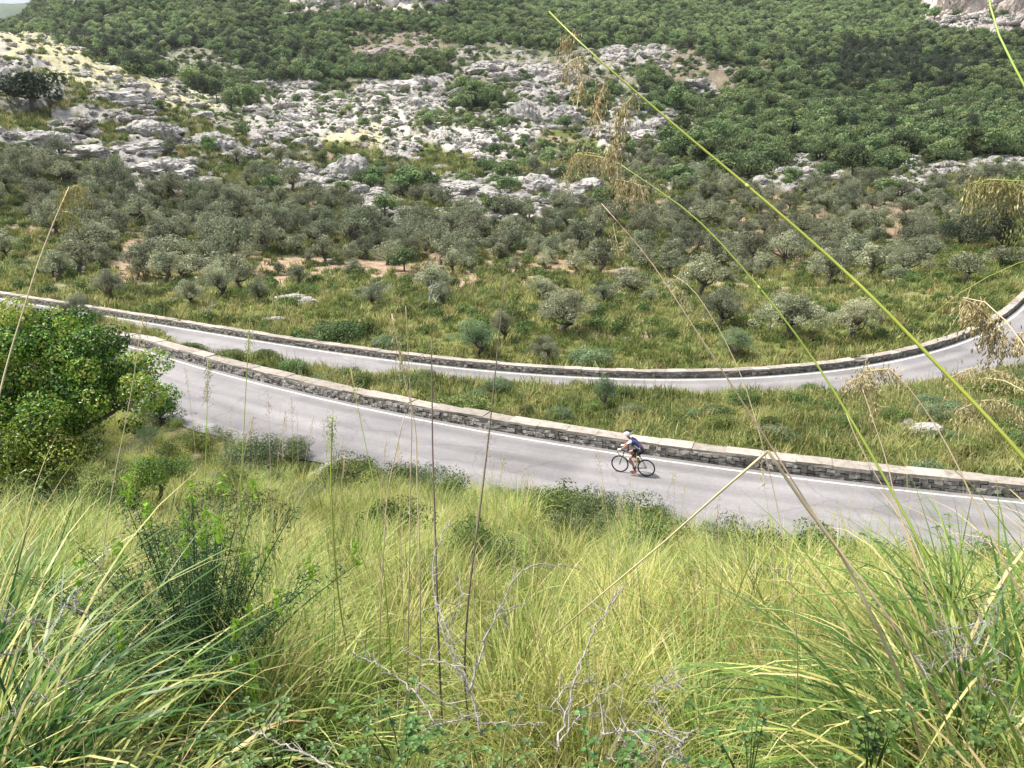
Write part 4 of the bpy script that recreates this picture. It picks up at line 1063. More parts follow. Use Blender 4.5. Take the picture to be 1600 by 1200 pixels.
# feathery dark plant on the left with bright upright tips
r = np.random.default_rng(31); fg = G(); fs = G()
c = at(285, 905, 3.1); zg = hz(c[0], c[1])
for i in range(70):
    a = r.uniform(0, 6.28); R_ = r.uniform(.1, .62); h = r.uniform(.30, .74) * (1.15 - .6 * R_)
    top = np.array([R_ * math.cos(a), R_ * .8 * math.sin(a), h]); Pp = spline([[top[0] * .15, top[1] * .15, 0], top * [.6, .6, .62], top], 8)
    tube(fs, Pp, np.linspace(.004, .0014, 8), 4, tint=.3)
    n = 230; q = r.uniform(.15, 1, n); k = (q * 7).astype(int).clip(0, 6); B = Pp[k] + (Pp[k + 1] - Pp[k]) * (q * 7 - k)[:, None]
    d = rdir(n, r); d[:, 2] = abs(d[:, 2]); leaves(fg, B + d * r.uniform(.01, .06, n)[:, None], rdir(n, r), .026, .16, np.clip(r.normal(.45, .25, n), 0, .8), r=r)
    if i % 2 == 0:
        leaves(fg, top + np.stack([r.normal(0, .008, 16), r.normal(0, .008, 16), r.uniform(0, .09, 16)], 1), rdir(16, r) * [1, 1, .2], .03, .45, 1.0, r=r)
bush_thing('feathery_plant', (fg.mesh('leaves', M['feather']), fs.mesh('stems', M['feather'], True)), (c[0], c[1], max(zg, c[2] - .55)), 0, 1.15, 'dark feathery plant with bright yellow green upright tips, lower left', 'plant')

# ------------------------------------------------------------------ big tussocks in front
def tussock(loc, n, length, width, az, azs, lean, leans, droop, label, seed, tint=(.45, .28), spread=.10, segs=9):
    r = np.random.default_rng(seed); g = G()
    base = np.stack([r.normal(0, spread, n), r.normal(0, spread, n), np.full(n, -.08)], 1)
    blades(g, base, r.normal(az, azs, n), np.abs(r.normal(lean, leans, n)), length * r.uniform(.45, 1.1, n), width * r.uniform(.5, 1.15, n), droop * r.uniform(.5, 1.9, n), np.clip(np.where(r.uniform(size=n) < .16, r.normal(.93, .08, n), r.normal(tint[0], tint[1], n)), 0, 1), segs=segs, r=r)
    # dry thatch low in the clump
    m_ = n // 3
    base = np.stack([r.normal(0, spread, m_), r.normal(0, spread, m_), np.full(m_, -.05)], 1)
    blades(g, base, r.uniform(0, 6.28, m_), np.abs(r.normal(.9, .4, m_)), length * .5 * r.uniform(.4, 1.1, m_), width * .8, 1.0, np.clip(r.normal(.93, .08, m_), 0, 1), segs=5, r=r)
    o = obj('tussock', g.mesh('tussock', M['tussock'], True)); o.location = [float(v) for v in loc]
    return tag(o, label, 'grass tussock')
def gl(x, y): return (x, y, hz(x, y))
tussock(gl(-1.55, 1.75), 520, 1.25, .012, .35, 1.5, .5, .35, 1.6, 'huge green tussock with long blades arching right from the left edge', 41, tint=(.3, .26))
tussock(gl(-1.05, 1.30), 200, .95, .011, .2, .8, .55, .25, 1.5, 'low left tussock with straw and green blades at the bottom left corner', 42, tint=(.55, .3))
tussock(gl(-2.5, 3.0), 420, 1.3, .010, .5, 1.3, .35, .25, 1.3, 'pale green tussock behind the huge left one, below the glossy bush', 43, tint=(.55, .22))
tussock(gl(1.4, 1.9), 480, 1.15, .0115, 2.9, 1.4, .6, .35, 1.55, 'large green tussock with blades arching left, lower right', 44, tint=(.36, .24))
tussock(gl(1.75, 2.5), 200, 1.15, .009, 2.2, 1.2, .45, .3, 1.3, 'upright tussock behind the large arching one at the right', 45, tint=(.45, .26))
tussock(gl(1.2, 1.25), 170, .9, .011, 2.6, .9, .6, .3, 1.4, 'sparse green tussock at the bottom right corner', 46, tint=(.4, .3))
tussock(gl(2.4, 2.6), 380, 1.25, .009, 2.7, 1.1, .5, .3, 1.3, 'tall mixed green and straw tussock at the right edge', 47, tint=(.6, .3))
tussock(gl(.62, 3.4), 150, .75, .006, 1.7, 1.5, .3, .25, 1.2, 'tall thin bladed tussock with dark base, right of centre', 48, tint=(.5, .25))
tussock(gl(-.05, 2.7), 170, .62, .0055, 3.0, 1.5, .5, .3, 1.4, 'bright green tussock at the bottom centre behind the dead branches', 49, tint=(.42, .18))
tussock(gl(-1.0, 2.6), 120, .6, .006, .5, 1.5, .6, .3, 1.4, 'mid green tussock right of the huge left one', 50, tint=(.3, .2))
for k in range(26):
    r_ = random.Random(900 + k); yy_ = r_.uniform(3.6, 11); xx_ = r_.uniform(-.5, .62) * yy_
    px_, py_ = project(xx_, yy_, hz(xx_, yy_))
    tussock(gl(xx_, yy_), 110, r_.uniform(.5, .85), .006 + .0004 * yy_, r_.uniform(0, 6), 1.8, .35, .25, 1.1, f"{'yellow' if k % 2 else 'green'} grass tussock on the {'lower' if py_ > 900 else 'upper'} near bank, {side_words(px_)}", 60 + k, tint=(.68 if k % 2 else .5, .18), spread=.12, segs=6)['group'] = f"bank tussocks, {'yellow' if k % 2 else 'green'}, {'lower' if py_ > 900 else 'upper'}, {side_words(px_)}"

# ------------------------------------------------------------------ reeds and their seed heads
def panicle(g, P, L_, n, r, droop=1.0, sw=.02, thick=.0030):
    """husks hanging along the line P"""
    P = spline(P, 12); n = int(n * 1.8)
    q = r.uniform(0, 10.99, n); i = q.astype(int); B = P[i] + (P[i + 1] - P[i]) * (q - i)[:, None]
    off = r.normal(size=(n, 3)) * sw * .5; tip = B + off; tip[:, 2] -= np.abs(r.normal(0, L_ * .5, n)) * droop
    for b_, t_ in list(zip(B, tip))[::3]:
        tube(g, [b_, (b_ + t_) / 2 + [0, 0, -.002], t_], [.0005, .0004, .0003], 3, tint=.7, cap=False)
    # husks: slim diamonds pointing down
    A = np.stack([r.normal(0, .35, n), r.normal(0, .35, n), -np.ones(n)], 1); A /= np.linalg.norm(A, axis=1, keepdims=True)
    Nn = rdir(n, r); B2 = np.cross(A, Nn); B2 /= np.linalg.norm(B2, axis=1, keepdims=True); Nn = np.cross(B2, A)
    ln = r.uniform(.006, .012, n)[:, None]; th = thick
    V = np.stack([tip, tip + A * ln * .5 + B2 * th * .5 + Nn * th * .25, tip + A * ln, tip + A * ln * .5 - B2 * th * .5 + Nn * th * .25, tip + A * ln * .5 - Nn * th * .4], 1).reshape(-1, 3)
    b = np.arange(n)[:, None] * 5
    T = np.concatenate([b + np.array([[0, 1, 4]]), b + np.array([[1, 2, 4]]), b + np.array([[0, 4, 3]]), b + np.array([[4, 2, 3]]), b + np.array([[0, 3, 1]]), b + np.array([[1, 3, 2]])])
    g.add(V, T=T, tint=np.repeat(np.clip(r.normal(.5, .25, n), 0, 1), 5))

def reed(name, pts, tdist, rad, mat, label, ground=None, heads=(), seedmat='seed', seed=0, cat='grass stem', n=40, nodes=0, rigid=False):
    """pts: where the stem runs; tdist: metres ahead at its first and last point (the foot is the last)"""
    r = np.random.default_rng(800 + seed)
    D = np.linspace(tdist[0], tdist[1], len(pts)); P = [at(x, y, d) for (x, y), d in zip(pts, D)]
    if ground is not None:
        gx, gy = ground; P.append(np.array([gx, gy, hz(gx, gy) - .03]))
    foot = P[-1]
    S = np.array(P) if rigid else spline(P, n)
    R = np.interp(np.linspace(0, 1, len(S)), [0, .35, 1], [rad[0], (rad[0] + rad[1]) * .5, rad[1]])
    root = empty(name, foot); tag(root, label, cat)
    g = G(); tube(g, S - foot, R, 7, tint=np.repeat(np.clip(r.normal(.5, .12, len(S)), 0, 1), 7).tolist() + [.5, .5])
    if nodes:
        for f_ in np.linspace(.25, .85, nodes):
            i = int(f_ * (len(S) - 2)); d = S[i + 1] - S[i]; d /= np.linalg.norm(d)
            tube(g, [S[i] - foot - d * .006, S[i] - foot, S[i] - foot + d * .006], [R[i] * 1.02, R[i] * 1.35, R[i] * 1.02], 7, tint=1.0)
    obj('stem', g.mesh('stem', M[mat], True), root)
    for hpts, L_, nh, ht in heads:
        hg = G(); HP = [at(x, y, ht) - foot for x, y in hpts]
        panicle(hg, HP, L_, nh, r)
        tube(hg, spline(HP, 8), np.linspace(.0012, .0006, 8), 4, tint=.8)
        obj('seed_head', hg.mesh('seed_head', M[seedmat]), root)
    return root

reed('grass_stem', [(858, 18), (905, 65), (1050, 192), (1200, 318), (1350, 452), (1470, 575), (1600, 715)], (1.75, 1.25), (.0016, .0045), 'reed_green',
     'thickest bright green stem crossing the view diagonally, with hanging seed heads', (1.5, 1.15), nodes=2, seed=1, heads=[
     ([(895, 52), (885, 62), (874, 74)], .025, 70, 1.72), ([(912, 88), (892, 95), (880, 108)], .04, 60, 1.70), ([(915, 88), (908, 100), (903, 118)], .03, 30, 1.70),
     ([(912, 120), (907, 135), (903, 150)], .02, 45, 1.68), ([(944, 130), (936, 155), (930, 190)], .03, 110, 1.66), ([(990, 148), (972, 172), (962, 215), (958, 240)], .03, 210, 1.62), ([(958, 225), (950, 245), (946, 262)], .03, 50, 1.62)])
reed('grass_stem', [(900, 240), (955, 250), (1010, 285), (1080, 335), (1170, 430), (1270, 560), (1350, 690), (1430, 835)], (1.9, 1.5), (.0010, .0036), 'reed_green',
     'slender green stem right of centre with two drooping feathery heads', (1.45, 1.55), seed=2, nodes=2, heads=[([(888, 262), (900, 240), (930, 240), (968, 262)], .045, 230, 1.9), ([(962, 280), (985, 285), (1010, 292)], .06, 160, 1.88)])
reed('grass_stem', [(940, 318), (955, 335), (1010, 400), (1090, 520), (1200, 690), (1290, 830), (1375, 945)], (2.0, 1.7), (.0009, .0032), 'reed_straw',
     'long straight straw stem rising from the right tussock to the centre', (1.3, 1.95), seed=3, heads=[([(958, 350), (962, 372), (965, 392)], .03, 30, 2.0), ([(975, 375), (980, 390)], .02, 20, 2.0)])
reed('grass_stem', [(1052, 430), (1075, 445), (1115, 500), (1155, 580), (1190, 690), (1222, 830)], (2.2, 2.0), (.0008, .0020), 'reed_straw',
     'thin yellow stem with a small reddish drooping head, right of centre', (.9, 2.1), seed=4, heads=[([(1048, 436), (1062, 455), (1080, 480)], .035, 70, 2.2)])
reed('broken_reed', [(1200, 705), (1130, 765), (1040, 845), (962, 910), (868, 990)], (1.75, 2.3), (.0034, .0020), 'reed_straw', 'fallen half of a broken straw stem slanting down to the left', None, seed=5, rigid=True)
reed('broken_reed', [(1200, 705), (1262, 795), (1310, 860), (1352, 942)], (1.75, 1.75), (.0038, .0044), 'reed_straw', 'standing half of a broken straw stem, bent over at its top', (1.25, 1.9), seed=6)
reed('grass_stem', [(1352, 580), (1385, 575), (1430, 620), (1482, 700), (1525, 790), (1560, 860)], (1.6, 1.5), (.0010, .0032), 'reed_straw',
     'whitish arching stem with a drooping brown head in front of the lower road', (1.6, 1.6), seed=7, heads=[([(1340, 592), (1356, 580), (1388, 578), (1405, 592)], .03, 150, 1.6)])
reed('grass_stem', [(1345, 600), (1362, 650), (1385, 720), (1402, 790), (1425, 860)], (1.9, 1.8), (.0010, .0026), 'reed_straw',
     'pale upright stem with a clumped brown head beside the whitish arching one', (1.5, 2.0), seed=8, heads=[([(1322, 600), (1340, 592), (1352, 600)], .03, 80, 1.9), ([(1352, 565), (1362, 600), (1366, 640)], .025, 130, 1.9)])
reed('grass_stem', [(1505, 465), (1535, 470), (1570, 500), (1600, 540), (1640, 610)], (1.3, 1.15), (.0008, .0020), 'reed_straw',
     'curved stem with the fullest golden seed head, at the right over the road', (1.4, 1.2), seed=9, heads=[([(1506, 468), (1530, 480), (1550, 500), (1565, 530)], .05, 330, 1.28), ([(1590, 520), (1600, 535)], .03, 60, 1.26)])
reed('grass_stem', [(1500, 298), (1522, 284), (1560, 280), (1610, 285), (1690, 330)], (1.3, 1.2), (.0007, .0018), 'reed_green',
     'stem arching in from the right edge with a fringe of pale hanging husks', (1.5, 1.0), seed=10, seedmat='seed_green', heads=[([(1515, 288), (1545, 280), (1575, 285), (1600, 292)], .05, 260, 1.28), ([(1592, 345), (1598, 355), (1602, 365)], .03, 40, 1.28)])
reed('grass_stem', [(1515, 600), (1550, 590), (1600, 610), (1680, 680)], (1.5, 1.3), (.0008, .0016), 'reed_straw',
     'low arching stem with loose pale heads at the right edge', (1.9, 1.3), seed=11, heads=[([(1485, 590), (1520, 575), (1560, 580), (1600, 598)], .03, 120, 1.5), ([(1500, 640), (1540, 625), (1600, 640)], .04, 150, 1.5)])
reed('grass_stem', [(1542, -40), (1552, 30), (1570, 75), (1600, 132), (1650, 230)], (1.1, 1.0), (.0014, .0020), 'reed_green', 'bright green stem crossing the top right corner', (1.45, .95), seed=12)
reed('grass_stem', [(108, 292), (85, 345), (60, 410), (38, 480), (15, 555), (-6, 640), (-20, 740)], (1.9, 1.7), (.0012, .0034), 'reed_straw',
     'tall pale stem at the left edge with a golden drooping tip', (-1.45, 1.7), seed=13, seedmat='seed_green', heads=[([(92, 325), (104, 298), (122, 290), (133, 300)], .05, 150, 1.9), ([(98, 330), (115, 335), (124, 348)], .03, 60, 1.9)])
reed('dead_reed', [(674, 530), (675, 600), (676, 700), (679, 800), (682, 900)], (2.6, 2.5), (.0020, .0042), 'reed_dark', 'thin vertical dark brown stem standing left of centre', (-.28, 2.6), seed=14, heads=[([(674, 536), (674, 560)], .01, 10, 2.6)])
reed('dead_reed', [(790, 430), (778, 540), (768, 640), (752, 780), (736, 900)], (2.6, 2.5), (.0014, .0042), 'reed_dark', 'tall slightly leaning grey brown stem near the centre', (-.16, 2.6), seed=15)
reed('grass_stem', [(634, 478), (638, 560), (643, 650), (641, 760), (640, 850)], (2.4, 2.4), (.0010, .0030), 'reed_straw', 'pale straw stem left of the dark vertical one, longest of its bundle', (-.42, 2.5), seed=16)
reed('grass_stem', [(612, 490), (622, 540), (634, 600), (647, 655), (652, 760), (655, 850)], (2.4, 2.4), (.0012, .0030), 'reed_straw', 'straw stem with a ragged brown head in the pale bundle left of centre', (-.38, 2.5), seed=17, heads=[([(613, 490), (618, 520), (627, 560), (632, 590)], .02, 100, 2.4)])
reed('broken_reed', [(632, 648), (620, 700), (606, 770), (600, 850)], (2.4, 2.4), (.0014, .0024), 'reed_straw', 'short straw stem splayed to the left below the pale bundle', (-.5, 2.5), seed=18)
reed('grass_stem', [(548, 575), (556, 620), (570, 690), (585, 760), (596, 860)], (2.7, 2.6), (.0010, .0028), 'reed_green', 'yellow green stem with a brown upright head in front of the upper road', (-.5, 2.7), seed=19, heads=[([(548, 575), (552, 600), (556, 618)], .01, 60, 2.7)])
reed('grass_stem', [(392, 478), (388, 540), (384, 610), (380, 690), (376, 760)], (3.2, 3.1), (.0014, .0026), 'reed_green', 'pale green plume standing before the two roads, left of the view', (-1.15, 3.3), seed=20, seedmat='seed_green', heads=[([(393, 478), (390, 510), (388, 560)], .03, 110, 3.2), ([(382, 540), (392, 550), (400, 545)], .03, 40, 3.2)])
reed('grass_stem', [(325, 562), (324, 620), (322, 700), (320, 780)], (3.3, 3.2), (.0012, .0024), 'reed_green', 'short pale green plume left of the taller pale one', (-1.35, 3.3), seed=21, seedmat='seed_green', heads=[([(326, 562), (324, 590), (323, 625)], .03, 90, 3.3)])
reed('flower_spike', [(519, 650), (518, 690), (517, 730), (519, 800)], (2.9, 2.9), (.0030, .0030), 'reed_green', 'yellow green flower spike rising in front of the upper road', (-.7, 3.0), seed=22, seedmat='seed_green', cat='flower', heads=[([(519, 652), (518, 680), (517, 700)], .006, 90, 2.9)])
reed('grass_stem', [(222, 500), (212, 570), (200, 640), (180, 740), (165, 830)], (2.6, 2.5), (.0008, .0026), 'reed_straw', 'grey straw stem leaning in front of the glossy bush edge', (-1.45, 2.6), seed=23, heads=[([(225, 490), (218, 530), (213, 560)], .015, 45, 2.6)])
reed('grass_stem', [(1320, 640), (1345, 700), (1385, 770), (1430, 850), (1450, 900)], (2.0, 1.9), (.0010, .0022), 'reed_straw', 'thin pale stem between the slender green one and the right heads', (1.6, 2.2), seed=24)
reed('grass_stem', [(1385, 660), (1450, 705), (1515, 755), (1575, 830)], (1.8, 1.8), (.0008, .0020), 'reed_green', 'thin yellow stem slanting down right, crossing the whitish arching stem', (2.0, 2.0), seed=25)
reed('grass_stem', [(1425, 525), (1470, 480), (1530, 440), (1600, 408), (1680, 395)], (1.6, 1.5), (.0006, .0016), 'reed_green', 'thin pale leaf reaching in from the right edge over the meadow', (2.1, 1.4), seed=26)

# loose thin grass stems silhouetted against the upper road
for k in range(46):
    r_ = random.Random(300 + k); px0 = r_.uniform(300, 1480); tt = r_.uniform(3.2, 6.5)
    line_y = np.interp(px0, [230, 600, 1000, 1400], [640, 740, 800, 830])
    y1 = line_y + 70; y0 = line_y - r_.uniform(10, 90); lean_ = r_.uniform(-25, 25)
    b_ = at(px0, y1 + 40, tt); x_, yv = float(b_[0]), float(b_[1])
    reed('grass_stem', [(px0 + lean_, y0), (px0 + lean_ * .4, (y0 + y1) / 2), (px0, y1)], (tt, tt), (.0008, .0022), ['reed_straw', 'reed_green', 'reed_straw'][k % 3],
         f"thin {'straw' if k % 3 != 1 else 'green'} coloured stem with a tiny loose head before the upper road, {side_words(px0)}", (x_, yv), seed=100 + k, n=10,
         heads=[([(px0 + lean_ * 1.05, y0 - 4), (px0 + lean_ * .9, y0 + 14), (px0 + lean_ * .75, y0 + 34)], .03, 26, tt)])['group'] = f"thin {'straw' if k % 3 != 1 else 'green'} stems before the upper road, {side_words(px0)}"

# bare dead trees among the olives
def dead_tree(px_, py_, h_px, label, seed):
    r = np.random.default_rng(seed); x, y, z = ground_at(px_, py_); H_ = h_px * (y * CP - z * SP) / F; g = G()
    def br(p, d, l, rad, lev):
        q = p + d * l; m_ = (p + q) / 2 + r.normal(0, .07, 3) * l; tube(g, spline([p, m_, q], 5), np.linspace(rad, rad * .55, 5), 5, cap=False)
        if lev:
            for _ in range(3):
                e = d + r.normal(0, .55, 3); e[2] = abs(e[2]) * .8 + .1; e /= np.linalg.norm(e); br(q if _ else m_, e, l * r.uniform(.5, .75), rad * .5, lev - 1)
    br(np.array([0, 0, -.2]), np.array([r.normal(0, .2), 0, 1.0]), H_ * .42, H_ * .035, 3)
    o = obj('dead_tree', g.mesh('dead_tree', M['deadwood'], True)); o.location = (x, y, z); tag(o, label, 'tree')
dead_tree(1200, 522, 60, 'white bare dead tree in front of the olive cluster above the curving road', 1)
dead_tree(672, 486, 62, 'bare pale leaning dead tree left of the small dark olive above the lower road', 2)
dead_tree(665, 440, 40, 'small whitish bare tree on the red earth right of the single dark round tree', 3)
dead_tree(330, 505, 50, 'grey bare twiggy tree above the lower road, left of the view', 4)
dead_tree(1268, 320, 34, 'thin pale dead trunk standing among sparse olives on the right', 5)
dead_tree(232, 395, 40, 'grey bare tree at the front of the left olive grove', 6)

# ------------------------------------------------------------------ thorny dead branches
def thorn(label, lines, seed):
    r = np.random.default_rng(seed); allP = []
    root = None; g = G()
    foot = at(lines[0][0][0][0], lines[0][0][0][1], lines[0][1][0])
    for pts_, td, rd in lines:
        D = np.linspace(td[0], td[1], len(pts_)); S = spline([at(x, y, d) for (x, y), d in zip(pts_, D)], max(14, len(pts_) * 6)) - foot
        S += r.normal(0, .0022, S.shape); R = .72 * np.linspace(rd[0], rd[1], len(S)) * r.uniform(.85, 1.25, len(S)); tube(g, S, R, 6, tint=.5)
        for i in range(len(S) - 1):
            for q in range(3):
                p = S[i] + (S[i + 1] - S[i]) * r.uniform(); d = rdir(1, r)[0]; l = r.uniform(.004, .013)
                tube(g, [p, p + d * l], [.0009, .0002], 3, cap=False)
            if r.uniform() < .22:
                d = rdir(1, r)[0]; d[2] = abs(d[2]); l = r.uniform(.02, .07); p = S[i]
                tube(g, [p, p + d * l * .6, p + d * l + rdir(1, r)[0] * .008], [.0013, .001, .0004], 4, cap=False)
    o = obj('dead_branch', g.mesh('dead_branch', M['thorn'], True)); o.location = [float(v) for v in foot]
    tag(o, label, 'branch')
thorn('grey thorny dead shrub with forked branches at the bottom centre', [([(752, 1150), (735, 1080), (700, 1010), (682, 945), (676, 885), (690, 835), (702, 812)], (1.7, 1.9), (.0042, .0014)),
      ([(735, 1082), (752, 1020), (788, 935), (815, 892), (850, 882), (905, 890)], (1.7, 1.85), (.0036, .0010)), ([(728, 1070), (700, 1035), (660, 1030), (625, 1012)], (1.7, 1.75), (.0022, .0009)),
      ([(690, 990), (712, 960), (722, 930), (712, 905)], (1.78, 1.85), (.002, .0008)), ([(780, 945), (795, 985)], (1.8, 1.8), (.0014, .0006)), ([(715, 1040), (690, 960), (678, 930)], (1.72, 1.8), (.0030, .002))], 1)
thorn('long grey thorny twig lying across the bottom centre', [([(680, 1130), (655, 1090), (615, 1055), (552, 1020)], (1.6, 1.75), (.0026, .0012)), ([(655, 1066), (700, 1100), (735, 1122), (800, 1132), (850, 1130)], (1.6, 1.6), (.0026, .0010)), ([(680, 1132), (730, 1122)], (1.6, 1.6), (.0022, .0014))], 2)
thorn('straight grey thorny twig pointing up right of centre', [([(870, 1165), (885, 1110), (905, 1045), (940, 965), (985, 903)], (1.6, 1.8), (.0032, .0012)), ([(860, 1105), (890, 1072), (935, 1068)], (1.65, 1.7), (.002, .0008)), ([(872, 1168), (910, 1112), (960, 1070), (985, 1050)], (1.6, 1.75), (.0026, .0008)), ([(860, 1105), (900, 1120), (935, 1118)], (1.65, 1.68), (.0018, .0008))], 3)
thorn('arched grey thorny twig low at the bottom right of centre', [([(1030, 1205), (1065, 1158), (1090, 1135)], (1.4, 1.45), (.003, .0016)), ([(940, 1148), (985, 1140), (1030, 1143), (1066, 1160)], (1.45, 1.4), (.0012, .0028))], 4)
thorn('pale thorny twig at the bottom left of centre', [([(540, 1215), (480, 1178), (430, 1158), (385, 1140)], (1.4, 1.5), (.0028, .0010))], 5)
r = np.random.default_rng(9)
for nm_, (cx_, cy_, tt_), lb in (('tangle', (75, 1000, 1.9), 'tangle of fine grey dead twigs inside the left tussock'), ('tangle2', (1010, 1150, 1.75), 'tangle of pale dry twigs on the ground at the bottom right of centre'), ('t3', (1500, 1010, 1.9), 'tangle of grey dead twigs under the right tussock')):
    L_ = []
    for i in range(15):
        a = (cx_ + r.normal(0, 45), cy_ + r.normal(0, 45)); b2 = (a[0] + r.normal(0, 35), a[1] + r.normal(0, 30)); c_ = (b2[0] + r.normal(0, 30), b2[1] + r.normal(0, 30))
        L_.append(([a, b2, c_], (tt_ + r.normal(0, .08), tt_ + r.normal(0, .08)), (.0012, .0005)))
    thorn(lb, L_, 50 + int(cx_))

# leafy brambles low in front
def bramble(px_, py_, tt, n, spread, label, seed):
    r = np.random.default_rng(seed); g = G(); st = G(); foot = at(px_, py_, tt); foot[2] = hz(foot[0], foot[1]) if foot[2] > hz(foot[0], foot[1]) else foot[2]
    foot = at(px_, py_, tt) - np.array([0, 0, .12])
    for i in range(int(n * .9)):
        tip = np.array([r.normal(0, spread), r.normal(0, spread * .7), r.uniform(.03, .16)])
        S = spline([[tip[0] * .2, tip[1] * .2, 0], [tip[0] * .7, tip[1] * .7, tip[2] * .8], tip], 6); tube(st, S, np.linspace(.0016, .0007, 6), 4)
        for kk in range(3):
            p = S[5 - kk]
            a0 = r.uniform(0, 6.28)
            for q in range(3):
                a = a0 + q * 2.09; l = r.uniform(.009, .017); d = np.array([math.cos(a), math.sin(a), r.uniform(-.1, .3)]); d /= np.linalg.norm(d); sdir = np.array([-d[1], d[0], 0]); w_ = l * .42
                fr_ = np.array([0, .25, .6, .9, 1.0]); ww = np.array([.02, .8, 1, .55, .02]) * w_
                cen = p + d * (fr_[:, None] * l) + np.array([0, 0, -1.]) * (fr_[:, None] ** 2 * l * .25)
                V = np.concatenate([cen - sdir * ww[:, None] + [0, 0, .002], cen, cen + sdir * ww[:, None] + [0, 0, .002]])
                Qd = [(j, j + 5, j + 6, j + 1) for j in range(4)] + [(j + 5, j + 10, j + 11, j + 6) for j in range(4)]
                g.add(V, Qd, tint=float(np.clip(r.normal(.5, .25), 0, 1)))
    bush_thing('bramble', (g.mesh('leaves', M['herb'], True), st.mesh('stems', M['herb'], True)), foot, 0, 1, label, 'plant')
bramble(625, 1110, 1.65, 16, .10, 'leafy green bramble left of the thorny dead shrub, bottom', 1)
bramble(760, 1165, 1.55, 18, .12, 'leafy green bramble under the thorny dead shrub, bottom centre', 2)
bramble(560, 1180, 1.5, 16, .14, 'low leafy bramble at the bottom edge left of centre', 3)
bramble(1375, 1120, 1.55, 14, .07, 'clump of round green leaves inside the lower right tussock', 4)
bramble(1545, 1090, 1.6, 14, .10, 'leafy green plant at the lower right edge', 5)
bramble(1500, 880, 2.3, 26, .2, 'leafy green plant behind the right tussocks', 6)
bramble(930, 1180, 1.5, 12, .12, 'small leafy plant between dry twigs, bottom right of centre', 7)
bramble(430, 1130, 1.7, 16, .16, 'small leafy plant at the bottom left of centre', 8)
bramble(1180, 1150, 1.6, 12, .12, 'sprig of small leaves at the bottom right of centre', 9)

# ------------------------------------------------------------------ bicycle and rider
pr_ = on_level(1009, 744.5, ZN); pf_ = on_level(968, 737.5, ZN)
ang = math.atan2(pf_[1] - pr_[1], pf_[0] - pr_[0]); cen = (pr_ + pf_) / 2
bsc = np.hypot(*(pf_ - pr_)[:2]) / 1.0
for k_ in ('black_rubber', ): pass
MR = {'tyre': plain('tyre_rubber', (.012, .012, .013), .7), 'frame': plain('black_frame_paint', (.015, .015, .018), .3), 'lime': plain('lime_frame_paint', (.35, .45, .08), .35), 'metal': plain('spoke_metal', (.35, .35, .36), .35, .9),
      'skin': plain('tanned_skin', (.42, .20, .12), .5), 'navy': plain('navy_jersey', (.035, .04, .12), .75), 'white': plain('white_cloth', (.75, .75, .78), .7), 'plum': plain('plum_jersey', (.16, .08, .14), .75), 'black': plain('black_cloth', (.012, .012, .014), .8),
      'red': plain('red_shoe', (.50, .07, .05), .45), 'helmet': plain('white_helmet', (.8, .8, .8), .3), 'saddle': plain('saddle_leather', (.02, .02, .02), .5)}
bike = empty('bicycle', (cen[0], cen[1], ZN + .004), ang, bsc); tag(bike, 'black road bicycle ridden along the upper road beside the wall', 'bicycle')
RA, FA, BB, RAD = np.array([-.5, 0, .335]), np.array([.5, 0, .335]), np.array([-.09, 0, .27]), .335
ST, HT, HB = np.array([-.24, 0, .82]), np.array([.36, 0, .86]), np.array([.40, 0, .68])
def ring(g, c, R, r_, n=48, m_=8, **k):
    a = np.linspace(0, 2 * math.pi, n, endpoint=False); b_ = np.linspace(0, 2 * math.pi, m_, endpoint=False)
    A, B = np.meshgrid(a, b_, indexing='ij'); V = np.stack([c[0] + (R + r_ * np.cos(B)) * np.cos(A), c[1] + r_ * np.sin(B), c[2] + (R + r_ * np.cos(B)) * np.sin(A)], -1).reshape(-1, 3)
    Q = [(i * m_ + j, i * m_ + (j + 1) % m_, ((i + 1) % n) * m_ + (j + 1) % m_, ((i + 1) % n) * m_ + j) for i in range(n) for j in range(m_)]
    g.add(V, Q, **k)
for c in (RA, FA):
    wg = G(); ring(wg, c, RAD - .016, .016); wh = obj('wheel', wg.mesh('wheel', MR['tyre'], True), bike)
    rg = G(); ring(rg, c, RAD - .042, .013); obj('rim', rg.mesh('rim', MR['frame'], True), wh)
    sg = G()
    for i in range(20):
        a = i * math.pi / 10; e = c + np.array([math.cos(a) * (RAD - .05), 0, math.sin(a) * (RAD - .05)]); tube(sg, [c + [0, .02 * (-1) ** i, 0], e], .0011, 3, cap=False)
    tube(sg, [c + [0, -.05, 0], c + [0, .05, 0]], .016, 8)
    obj('spokes', sg.mesh('spokes', MR['metal'], True), wh)
fg_ = G()
for a_, b_, r_ in ((BB, ST, .016), (BB, HB, .021), (ST * [1, 1, .97], HT * [1, 1, .985], .017), (HB, HT, .019)): tube(fg_, [a_, b_], r_, 8)
for s_ in (-1, 1):
    tube(fg_, [BB + [0, .03 * s_, 0], RA + [0, .06 * s_, 0]], .010, 6); tube(fg_, [ST + [0, .012 * s_, -.05], RA + [0, .06 * s_, 0]], .008, 6)
fr = obj('frame', fg_.mesh('frame', MR['frame'], True), bike)
fg_ = G(); tube(fg_, [BB + (HB - BB) * .35 + [0, -.002, .001], BB + (HB - BB) * .9 + [0, -.002, .001]], .0222, 8); tube(fg_, [BB + (ST - BB) * .5, BB + (ST - BB) * .8], .0172, 8); obj('stripe', fg_.mesh('stripe', MR['lime'], True), fr)
fk = G()
for s_ in (-1, 1): tube(fk, spline([HB, HB + [.02, .05 * s_, -.07], FA + [-.02, .055 * s_, .12], FA + [0, .055 * s_, 0]], 8), .011, 6)
obj('fork', fk.mesh('fork', MR['frame'], True), bike)
